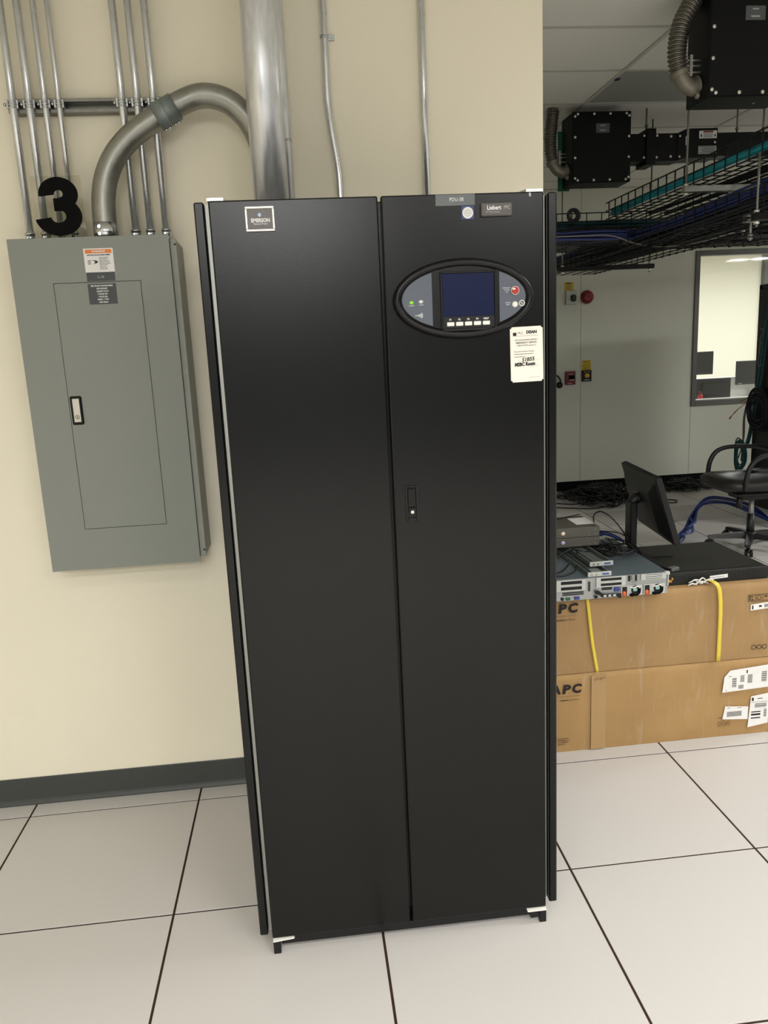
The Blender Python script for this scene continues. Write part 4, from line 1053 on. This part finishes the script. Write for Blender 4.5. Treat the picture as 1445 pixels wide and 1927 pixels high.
bundle('cable_bundle', 'blue cables along the left rim of the lower tray', 'blue_cable', [(3.13, y, 2.190 + .01 * math.sin(y * 3)) for y in (-.4, .1, .6, 1.1, 1.6, 2.2, 2.9, 3.5)], 14, .035, .006, 5)
bundle('cable_bundle', 'thick band of black and blue cables lying in the crossing tray', 'navy_cable', [(x, 2.22, 2.195 + .01 * math.sin(x * 3)) for x in (2.3, 2.6, 2.9, 3.2, 3.7, 4.2, 4.8, 5.6)], 34, .10, .0075, 6, flat=.35)
bundle('cable_bundle', 'black cables heaped along the front of the crossing tray', 'black_cable', [(x, 2.11, 2.19 + .02 * math.sin(x * 5)) for x in (2.3, 2.7, 3.0, 3.3, 3.8, 4.3, 5.0, 5.8)], 26, .045, .008, 8, flat=1.0)
bundle('cable_bundle', 'bright blue cables at the near left end of the crossing tray', 'blue_cable', [(x, 2.06 + .02 * math.sin(x * 2), 2.205) for x in (2.3, 2.6, 2.9, 3.15, 3.4)], 9, .03, .0075, 9)
bundle('cable_bundle', 'sagging black cables bridging the two lower trays at the right edge', 'black_cable', [(3.30, 1.72, 2.235), (3.55, 1.70, 2.215), (3.80, 1.66, 2.260), (4.05, 1.62, 2.235), (4.4, 1.6, 2.25), (4.9, 1.58, 2.25)], 16, .03, .007, 10)
q = MB().tube(smooth([(2.35, 2.02, 2.205), (2.75, 2.00, 2.205), (2.98, 2.00, 2.20), (3.12, 2.00, 2.155), (3.26, 2.0, 2.130), (3.40, 2.0, 2.132), (3.55, 2.0, 2.15), (3.75, 2.0, 2.195)], 6), .0042, 7)
single(q, 'cable', 'grey_cable', (3.0, 2.0, 2.13), 'single pale cord drooping under the crossing tray', 'cable')
q = MB().ring((2.902, 2.44, 2.385), .030, .0125, 'Y', 30, 8, rz=.034).ring((2.904, 2.43, 2.383), .036, .009, 'Y', 30, 8, rz=.038).tube(smooth([(2.878, 2.44, 2.362), (2.888, 2.44, 2.345), (2.900, 2.44, 2.338), (2.925, 2.44, 2.345), (2.932, 2.44, 2.362)], 4), .0075, 7)
single(q, 'cable_coil', 'black_cable', (2.902, 2.44, 2.33), 'small coil of black cord hung over the rail of the upper crossing tray', 'cable coil')
def trapeze(x0, x1, y, z, lab, rods, r=.0055, m_='black_satin'):
    t = thing('tray_support', lab, 'tray support', ((x0 + x1) / 2, y, z), 'tray supports')
    MB().box(x0, x1, y - .02, y + .02, z - .036, z - .0055, bev=.002).build('strut', m_, t)
    for xr, z1 in rods:
        q = MB().cyl((xr, y, z - .062), (xr, y, z1), r, 8); q.build('rod', 'strut', t)
        MB().cyl((xr, y, z - .050), (xr, y, z - .038), .013, 6).build('nut', 'bright_zinc', t)
        MB().cyl((xr, y, z - .0050), (xr, y, z + .006), .013, 6).build('nut', 'bright_zinc', t)
trapeze(3.08, 4.3, 1.315, 2.348, 'metal strut under the teal cable tray with hanger rods up to the ceiling', [(3.095, CEIL), (3.70, CEIL)], m_='zinc')
trapeze(3.04, 4.2, .60, 2.108, 'dark metal strut under the near part of the lower blue cable tray', [(3.185 - .13, 2.34), (3.75, 2.34)])
trapeze(2.95, 3.65, 2.88, 2.112, 'dark strut with rods under the far end of the lower blue cable tray', [(3.62, CEIL), (2.98, CEIL)])
trapeze(3.60, 3.66, 1.70, 2.205, 'short dark strut end under the bridging cables at the right', [(3.63, 2.36)])
q = MB().tube([(3.235, .95, 2.030), (3.235, .95, 2.150)], .0055, 8).cyl((3.235, .95, 2.036), (3.235, .95, 2.044), .013, 6).cyl((3.235, .95, 2.051), (3.235, .95, 2.059), .013, 6).box(3.205, 3.265, .93, .97, 2.150, 2.1115)
single(q, 'threaded_rod', 'zinc', (3.235, .95, 2.03), 'short bright rod with two nuts hanging below the lower blue cable tray', 'rod', 'hanger rods under the ceiling')

# ================================================================== FAR WALL DEVICES
FW = YF - .0005
def plate(name, lab, cat, m_, x0, x1, z0, z1, d=.012, bev=.002):
    t = thing(name, lab, cat, ((x0 + x1) / 2, FW, z0))
    MB().box(x0, x1, FW - d, FW, z0, z1, bev=bev).build('body', m_, t)
    return t
t = plate('wall_sign', 'small yellow notice above the white box with a dark knob on the far wall', 'sign', 'yellow_sign', 3.833, 3.929, 2.085, 2.168, .002, .0)
MB().box(3.848, 3.905, FW - .003, FW - .002, 2.150, 2.160).build('print', 'ink', t)
q = MB()
for k in range(3): q.box(3.855, 3.905 - .008 * k, FW - .003, FW - .002, 2.103 + .014 * k, 2.109 + .014 * k)
q.build('print', 'faint_ink', t)
t = plate('wall_switch', 'pale square wall box with a dark green push knob, left of the red bell', 'switch', 'beige_device', 3.842, 3.953, 1.945, 2.078, .035)
q = MB().box(3.886, 3.942, FW - .060, FW - .035, 1.972, 2.040, bev=.014); q.build('push_knob', 'green_black', t)
t = thing('alarm_bell', 'round red alarm bell on the far wall', 'alarm', (4.071, FW, 1.94))
q = MB(); prof = [(.001, .058), (.035, .060), (.052, .050), (.062, .034), (.068, .012), (.069, .0)]
prev = None
for r_, d_ in prof:
    rg = [q.bm.verts.new((4.071 + r_ * math.cos(2 * PI * i / 28), FW - d_, 2.012 + r_ * math.sin(2 * PI * i / 28))) for i in range(28)]
    if prev:
        for i in range(28): f = q.bm.faces.new([prev[i], prev[(i + 1) % 28], rg[(i + 1) % 28], rg[i]]); f.smooth = True
    else: q.bm.faces.new(rg)
    prev = rg
q.build('gong', 'red_device', t); MB().cyl((4.083, FW - .058, 2.014), (4.083, FW - .064, 2.014), .017, 16).build('hub', 'dark_red', t)
t = plate('pull_station', 'dark red fire alarm pull station low on the far wall', 'alarm', 'dark_red', 3.838, 3.945, 1.133, 1.268, .035, .004)
MB().box(3.870, 3.932, FW - .042, FW - .035, 1.183, 1.228, bev=.003).build('pull_recess', 'black_matte', t)
q = MB().box(3.874, 3.928, FW - .048, FW - .042, 1.178, 1.188, bev=.001).box(3.862, 3.905, FW - .037, FW - .0355, 1.143, 1.150).box(3.868, 3.920, FW - .037, FW - .0355, 1.240, 1.246); q.build('white_marks', 'grey_print', t)
t = plate('wall_sign', 'yellow warning notice with black lines above the black emergency button plate', 'sign', 'yellow_sign', 4.022, 4.120, 1.274, 1.374, .002, .0)
q = MB().text('EMERGENCY', .013, FY(4.071, FW - .0022, 1.362), sx=.95, bold=.0004).text('POWER OFF', .011, FY(4.071, FW - .0022, 1.344), sx=.9).text('DO NOT PUSH', .012, FY(4.071, FW - .0022, 1.326), sx=.85, bold=.0003).text('EXCEPT IN AN', .011, FY(4.071, FW - .0022, 1.305), sx=1.0).text('EMERGENCY', .011, FY(4.071, FW - .0022, 1.288), sx=.9)
q.build('print', 'ink', t)
t = plate('emergency_button', 'black square plate with a yellow push button under the yellow notice', 'switch', 'black_satin', 4.018, 4.122, 1.158, 1.2735, .02, .002)
q = MB(); q.ball((4.072, FW - .020, 1.218), .027, 16, (1, .8, .9)); q.build('push_button', 'amber', t)
q = MB().box(4.040, 4.065, FW - .0206, FW - .020, 1.253, 1.260).box(4.080, 4.098, FW - .0206, FW - .020, 1.253, 1.260).box(4.040, 4.100, FW - .0206, FW - .020, 1.170, 1.178); q.build('print', 'grey_print', t)
t = thing('hung_plug', 'dark plug on a looped cord on the far wall beside the cabinet edge', 'plug', (3.78, FW, 1.09))
q = MB(); q.ball((3.775, FW - .028, 1.135), .036, 14, (1, .7, .95)); q.build('plug_body', 'black_plastic', t)
q = MB().tube(smooth([(3.735, FW - .02, 1.235), (3.76, FW - .02, 1.225), (3.785, FW - .02, 1.19), (3.790, FW - .02, 1.16)], 4), .009, 8); q.build('cord', 'black_cable', t)

# ================================================================== FLOOR OF THE FAR ROOM
rnd = random.Random(5)
def pile(cx, cy, rx, ry, n, lab, hmax, m_='black_cable'):
    q = MB()
    for k in range(n):
        a0 = rnd.uniform(0, 6.28); rr = rnd.uniform(.05, 1); px_, py_ = cx + rx * rr * math.cos(a0), cy + ry * rr * math.sin(a0)
        lx, ly = rnd.uniform(.05, .20), rnd.uniform(.05, .18); ph = rnd.uniform(0, 6)
        hz = hmax * (1 - rr * .85)
        pts = [(px_ + lx * math.cos(ph + a * .7) + .02 * math.sin(a * 2.1), py_ + ly * math.sin(ph + a * .7), .007 + hz * abs(math.sin(ph + a * .9))) for a in range(rnd.randint(6, 12))]
        q.tube(smooth(pts, 3), rnd.choice((.005, .006, .0075)), 5)
    return single(q, 'cable_pile', m_, (cx, cy, 0), lab, 'cables', kind='stuff')
pile(4.02, 4.78, .30, .36, 90, 'big heap of black cords on the floor against the far wall', .16)
pile(5.02, 5.05, .34, .14, 40, 'smaller heap of black cords on the floor against the far wall, below the window', .10)
q = MB()
for P in ([(3.45, 5.05, .008), (3.62, 5.10, .008), (3.80, 4.98, .008)], [(3.5, 4.75, .008), (3.7, 4.62, .008), (3.9, 4.75, .012)], [(3.45, 4.55, .008), (3.62, 4.45, .008), (3.80, 4.38, .008), (4.0, 4.45, .01)], [(4.5, 4.45, .006), (4.62, 4.40, .006), (4.68, 4.50, .006), (4.58, 4.58, .006)]):
    q.tube(smooth(P, 5), .006, 6)
single(q, 'loose_cords', 'black_cable', (3.7, 4.7, 0), 'stray black cords on the floor around the big cord heap', 'cables', kind='stuff')
q = MB()
for k in range(16):
    o = rnd.uniform(-.05, .05); z_ = rnd.uniform(0, .05)
    P = [(3.88 + o, 2.92 + o * 2, .012 + z_ * .3), (4.02 + o, 3.06 + o, .03 + z_), (4.22, 3.28 + o, .09 + z_), (4.46 + o, 3.58 + o, .15 + z_), (4.66, 3.62 + o, .15 + z_), (4.82 + o, 3.45 + o, .10 + z_), (4.93, 3.25 + o, .02 + z_ * .3)]
    q.tube(smooth(P, 5), .0050, 6)
single(q, 'cable_bundle', 'blue_cable', (4.4, 3.3, 0), 'loose bundle of blue cables arching over the floor behind the office chair', 'cables', kind='stuff')
q = MB()
for k in range(10):
    o = rnd.uniform(-.06, .06)
    P = [(3.86 + o, 2.84 + o, .01), (3.98, 2.98 + o, .03 + abs(o) * .5), (4.08 + o, 3.10, .05), (4.20, 3.22 + o, .07 + abs(o))]
    q.tube(smooth(P, 5), .0045, 6)
single(q, 'cable_bundle', 'pale_blue_cable', (4.05, 3.0, 0), 'pale blue cord ends frayed out on the floor behind the black router', 'cables', kind='stuff')

# office chair, facing left
ch = thing('office_chair', 'black office chair on castors at the right edge, facing left', 'chair', (4.40, 2.74, 0))
CX_, CYc = 4.40, 2.74
def cushion(cx, cy, z0, z1, rx, ry, n=28, m=9, ex=.62, tilt=None):
    b = bmesh.new(); rings_ = []
    for j in range(m + 1):
        a = -PI / 2 + PI * j / m; rr = max(math.cos(a), .001) ** .55; z = (z0 + z1) / 2 + (z1 - z0) / 2 * math.sin(a)
        rg = []
        for i in range(n):
            t_ = 2 * PI * i / n; c_, s_ = math.cos(t_), math.sin(t_)
            rg.append(b.verts.new((cx + rx * rr * math.copysign(abs(c_) ** ex, c_), cy + ry * rr * math.copysign(abs(s_) ** ex, s_), z + (.02 * c_ * c_ * (1 if j > m // 2 else 0)))))
        rings_.append(rg)
    for a, c in zip(rings_, rings_[1:]):
        for i in range(n): f = b.faces.new([a[i], a[(i + 1) % n], c[(i + 1) % n], c[i]]); f.smooth = True
    b.faces.new(rings_[0][::-1]); b.faces.new(rings_[-1])
    return b
q = MB(); q.join(cushion(4.36, CYc, .455, .575, .31, .27)); q.build('seat', 'leather', ch)
q = MB().box(4.18, 4.60, CYc - .20, CYc + .20, .435, .462, bev=.01).box(4.26, 4.52, CYc - .10, CYc + .10, .385, .436, bev=.012); q.build('seat_pan', 'chair_plastic', ch)
q = MB(); q.join(cushion(0, 0, -.06, .06, .26, .29), Matrix.Translation((4.72, CYc, .86)) @ Matrix.Rotation(math.radians(80), 4, 'Y')); q.build('backrest', 'leather', ch)
q = MB().tube(smooth([(4.52, CYc, .44), (4.66, CYc, .44), (4.76, CYc, .52), (4.78, CYc, .72), (4.77, CYc, .86)], 5), .022, 10); q.build('back_bracket', 'chair_plastic', ch)
for s_ in (-1, 1):
    yy = CYc + s_ * .265
    q = MB().tube(smooth([(4.19, yy, .495), (4.190, yy, .56), (4.205, yy, .64), (4.250, yy, .705), (4.330, yy, .735), (4.45, yy, .735), (4.58, yy, .725), (4.68, yy, .70)], 6), .0175, 10)
    q.build('armrest', 'chair_plastic', ch)
q = MB().cyl((4.40, CYc, .20), (4.40, CYc, .385), .0185, 16); q.build('gas_lift', 'zinc', ch)
q = MB().cyl((4.40, CYc, .085), (4.40, CYc, .262), .030, 18, r2=.026); q.build('column_sleeve', 'chair_plastic', ch)
q = MB().tube([(4.245, CYc - .10, .435), (4.235, CYc - .11, .335)], .022, 10); q.build('tilt_knob', 'chair_plastic', ch)
q = MB().cyl((4.40, CYc, .065), (4.40, CYc, .125), .048, 20); q.build('base_hub', 'chair_plastic', ch)
a0 = math.atan2(2.466 - CYc, 4.216 - CX_)
for k in range(5):
    a = a0 + 2 * PI * k / 5; d = Vector((math.cos(a), math.sin(a), 0)); n_ = Vector((-d.y, d.x, 0)); c = Vector((4.40, CYc, 0))
    q = MB(); L0, L1 = c + d * .03, c + d * .30
    prev = None
    for p_, w_, zz0, zz1 in ((L0, .030, .072, .118), (c + d * .17, .026, .074, .108), (L1, .020, .072, .092)):
        cur = [q.bm.verts.new(p_ + n_ * w_ + Vector((0, 0, zz0))), q.bm.verts.new(p_ - n_ * w_ + Vector((0, 0, zz0))), q.bm.verts.new(p_ - n_ * w_ * .7 + Vector((0, 0, zz1))), q.bm.verts.new(p_ + n_ * w_ * .7 + Vector((0, 0, zz1)))]
        if prev:
            for i in range(4): q.bm.faces.new([prev[i], prev[(i + 1) % 4], cur[(i + 1) % 4], cur[i]])
        else: q.bm.faces.new(cur[::-1])
        prev = cur
    q.bm.faces.new(prev); leg = q.build('base_leg', 'chair_plastic', ch)
    w_ = c + d * .292 + n_ * .012
    q = MB().cyl(w_ - n_ * .028 + Vector((0, 0, .027)), w_ - n_ * .006 + Vector((0, 0, .027)), .0265, 18).cyl(w_ + n_ * .006 + Vector((0, 0, .027)), w_ + n_ * .028 + Vector((0, 0, .027)), .0265, 18)
    q.tube(arc(w_ + Vector((0, 0, .027)), .032, .2, PI - .1, 8, d, (0, 0, 1)), .011, 6)
    q.cyl(c + d * .290 + Vector((0, 0, .05)), c + d * .290 + Vector((0, 0, .080)), .007, 8); q.build('caster', 'black_plastic', leg)

# server rack at the right edge
rk = thing('server_rack', 'tall black server rack at the right edge, in front of the window', 'rack', (5.55, 3.65, 0))
q = MB()
for x in (5.24, 5.84):
    for y in (3.16, 4.13): q.box(x, x + .045, y, y + .045, .03, 1.99, bev=.002)
q.box(5.24, 5.885, 3.16, 4.175, 1.955, 2.0, bev=.003).box(5.24, 5.885, 3.16, 4.175, .0, .06, bev=.003)
q.build('frame', 'rack_black', rk)
MB().box(5.232, 5.240, 3.19, 4.15, .06, 1.955, bev=.001).build('side_panel', 'rack_black', rk)
MB().box(5.29, 5.84, 3.175, 3.19, .07, 1.95, bev=.002).build('front_door', 'busway', rk)
MB().box(5.29, 5.84, 4.14, 4.16, .07, 1.95, bev=.002).build('rear_door', 'busway', rk)
MB().box(5.885, 5.893, 3.19, 4.15, .06, 1.955, bev=.001).build('side_panel', 'rack_black', rk)
q = MB()
for k in range(7):
    o = rnd.uniform(-.018, .018); p_ = rnd.uniform(-.01, .01)
    q.tube(smooth([(5.210 + p_, 3.93 + o, 2.0), (5.208 + p_, 3.95 + o, 1.80), (5.205 + p_, 3.985 + o, 1.60), (5.205 + p_, 4.035 + o, 1.236), (5.205 + p_, 4.085 + o, .996), (5.205 + p_, 4.14 + o, .70), (5.20 + p_, 4.19 + o, .54)], 5), .0065, 6)
single(q, 'cable_bundle', 'dark_teal_cable', (5.205, 4.05, .5), 'teal cables running down the side of the black server rack', 'cables', kind='stuff')
q = MB()
for k in range(16):
    q.ring((5.185 - .004 * (k % 5), 4.255 + rnd.uniform(-.02, .02), .455 + rnd.uniform(-.02, .02)), .085 + rnd.uniform(-.03, .02), .0062, 'X', 24, 5, rz=.135 + rnd.uniform(-.04, .02), rot=rnd.uniform(-.3, .3))
single(q, 'cable_coil', 'dark_teal_cable', (5.185, 4.25, .32), 'coil of teal cable hanging low beside the server rack', 'cable coil', kind='stuff')
q = MB()
for k in range(14):
    q.ring((5.195 - .003 * (k % 6), 4.02 + rnd.uniform(-.03, .03), .90 + rnd.uniform(-.03, .03)), .16 + rnd.uniform(-.06, .03), .0068, 'X', 24, 5, rz=.17 + rnd.uniform(-.07, .03), rot=rnd.uniform(-.4, .4))
single(q, 'cable_coil', 'purple_cable', (5.195, 4.02, .7), 'dark coil of patch cords hung on the side of the server rack', 'cable coil', kind='stuff')
q = MB()
for k in range(4): q.tube(smooth([(5.200, 3.985 + .012 * k, 1.62), (5.186, 4.05, 1.61 - .1 * k), (5.186, 3.99, 1.60 - .1 * k)], 3), .004, 5)
single(q, 'velcro_ties', 'grey_cable', (5.2, 4.0, 1.2), 'pale cable ties around the teal cables on the server rack', 'cable tie', kind='stuff')
q = MB().tube(smooth([(5.195, 4.13, 1.02), (5.19, 4.25, .93), (5.185, 4.34, .88), (5.18, 4.42, .82), (5.18, 4.47, .78)], 5), [.0035] * 11 + [.006] * 3 + [.004] * 3 + [.008] * 4, 6).tube(smooth([(5.195, 4.12, 1.04), (5.19, 4.22, .99), (5.185, 4.31, .955)], 5), [.003] * 6 + [.008] * 5, 6)
single(q, 'fibre_pigtails', 'gold', (5.19, 4.3, .78), 'tan fibre cord ends sticking out from the side of the server rack', 'cable')
q = MB().tube(smooth([(5.2, 4.10, 1.05), (5.19, 4.19, .96), (5.188, 4.24, .80), (5.188, 4.235, .60), (5.19, 4.25, .40)], 6), .007, 6).tube(smooth([(5.2, 4.13, .95), (5.188, 4.215, .85), (5.188, 4.22, .62), (5.188, 4.29, .44), (5.19, 4.36, .36)], 6), .006, 6)
single(q, 'cable', 'grey_cable', (5.19, 4.2, .36), 'grey cord looping down the edge of the server rack', 'cable')

# ================================================================== OFFICE BEHIND THE GLASS
DZ = .74
dk = thing('office_desk', 'white desk behind the window carrying screens', 'desk', (6.4, 6.15, 0))
MB().box(5.45, 7.6, 5.55, 6.75, DZ - .03, DZ, bev=.004).build('desktop', 'desk_white', dk)
for x in (5.6, 7.45):
    for y in (5.75, 6.6): MB().box(x, x + .05, y, y + .05, 0, DZ - .03).build('leg', 'window_frame', dk)
pt = thing('desk_screen', 'white topped low divider on the desk behind the black screen', 'divider', (5.98, 6.34, DZ))
MB().box(5.60, 6.85, 6.32, 6.36, DZ, 1.045, bev=.003).build('panel', 'desk_white', pt)
MB().box(5.59, 6.86, 6.30, 6.38, 1.045, 1.062, bev=.003).build('cap', 'sill_bright', pt)
def office_monitor(x0, x1, z0, z1, y, lab, back=True, m_='office_black', stand=True):
    t = thing('desk_monitor', lab, 'monitor', ((x0 + x1) / 2, y, DZ), 'monitors behind the glass')
    xc = (x0 + x1) / 2
    q = MB().box(x0, x1, y - .012, y + .02, z0, z1, bev=.004); q.build('panel_case', m_, t)
    if back:
        MB().box(x0 + .06, x1 - .06, y - .035, y - .012, z0 + .05, z1 - .05, bev=.012).build('back_cover', m_, t)
    else:
        MB().box(x0 + .008, x1 - .008, y - .0125, y - .012, z0 + .030, z1 - .008).build('screen', 'office_dark', t)
        MB().box(x0 + .02, x0 + .07, y - .013, y - .012, z0 + .010, z0 + .018).build('maker_mark', 'grey_print', t)
    if stand:
        MB().box(xc - .03, xc + .03, y + .02, y + .05, DZ + .012, z0 + .15, bev=.004).build('neck', 'office_dark', t)
        MB().box(xc - .13, xc + .13, y - .06, y + .12, DZ + .0003, DZ + .012, bev=.004).build('stand_base', 'office_dark', t)
    return t
office_monitor(5.575, 5.985, .842, 1.082, 5.90, 'black screen seen from behind, lowest and nearest behind the glass', True, 'office_dark')
office_monitor(5.60, 6.09, 1.0955, 1.372, 6.50, 'dark screen standing behind the white divider, left of the clear wall', False)
office_monitor(6.205, 6.80, .975, 1.250, 6.17, 'dark screen with a thin stand, rightmost behind the glass', False)
q = MB().prism([(5.545, 6.10, 1.372), (5.660, 6.10, 1.355), (5.640, 6.10, 1.26), (5.585, 6.10, 1.14), (5.550, 6.10, 1.12)], (0, .035, 0))
t = single(q, 'paper_stack', 'paper', (5.60, 6.117, 1.12), 'fan of striped white papers leaning at the left edge of the window', 'papers')
q = MB()
for k in range(7): q.prism([(5.556 + .002 * k, 6.0992, 1.350 - .028 * k), (5.640 - .008 * k, 6.0992, 1.342 - .030 * k), (5.638 - .008 * k, 6.0992, 1.332 - .030 * k), (5.556 + .002 * k, 6.0992, 1.340 - .028 * k)], (0, -.0006, 0))
q.build('print', 'faint_ink', t)
MB().box(5.555, 5.655, 6.105, 6.19, DZ + .0005, 1.12, bev=.004).build('holder', 'office_dark', t)
q = MB(); prof = [(.0, 0), (.024, 0), (.027, .01), (.027, .10), (.020, .118), (.013, .125), (.013, .145), (.0, .146)]
t = thing('spray_bottle', 'small red bottle on the desk at the lower left corner of the window', 'bottle', (5.535, 5.72, DZ))
MB().tube([(5.535, 5.72, DZ + .0005), (5.535, 5.72, DZ + .09), (5.535, 5.72, DZ + .17), (5.535, 5.72, DZ + .185)], [.026, .027, .026, .016], 16).build('bottle_body', 'red_bottle', t)
MB().tube([(5.535, 5.72, DZ + .185), (5.535, 5.72, DZ + .215)], .014, 12).build('cap', 'red_device', t)
MB().tube([(5.535, 5.72, DZ + .03), (5.535, 5.72, DZ + .12)], .0276, 16, caps=False).build('bottle_label', 'white_plastic', t)
q = MB()
for k in range(7): q.tube(smooth([(6.22 + .03 * k, 6.12, DZ + .006), (6.27 + .03 * k, 6.06 - .015 * k, DZ + .03 + .008 * (k % 3)), (6.34 + .02 * k, 6.03, DZ + .006)], 5), .004, 5)
single(q, 'cable_tangle', 'black_cable', (6.35, 6.08, DZ), 'black cords lying on the white desk under the rightmost screen', 'cables', kind='stuff')
q = MB().box(3.004, 3.030, 2.014, 2.054, CEIL - .003, CEIL - .0005, bev=.0008)
single(q, 'ceiling_tag', 'blue_cable', (3.017, 2.034, CEIL - .003), 'small blue tag stuck to a bar of the ceiling grid', 'tag')
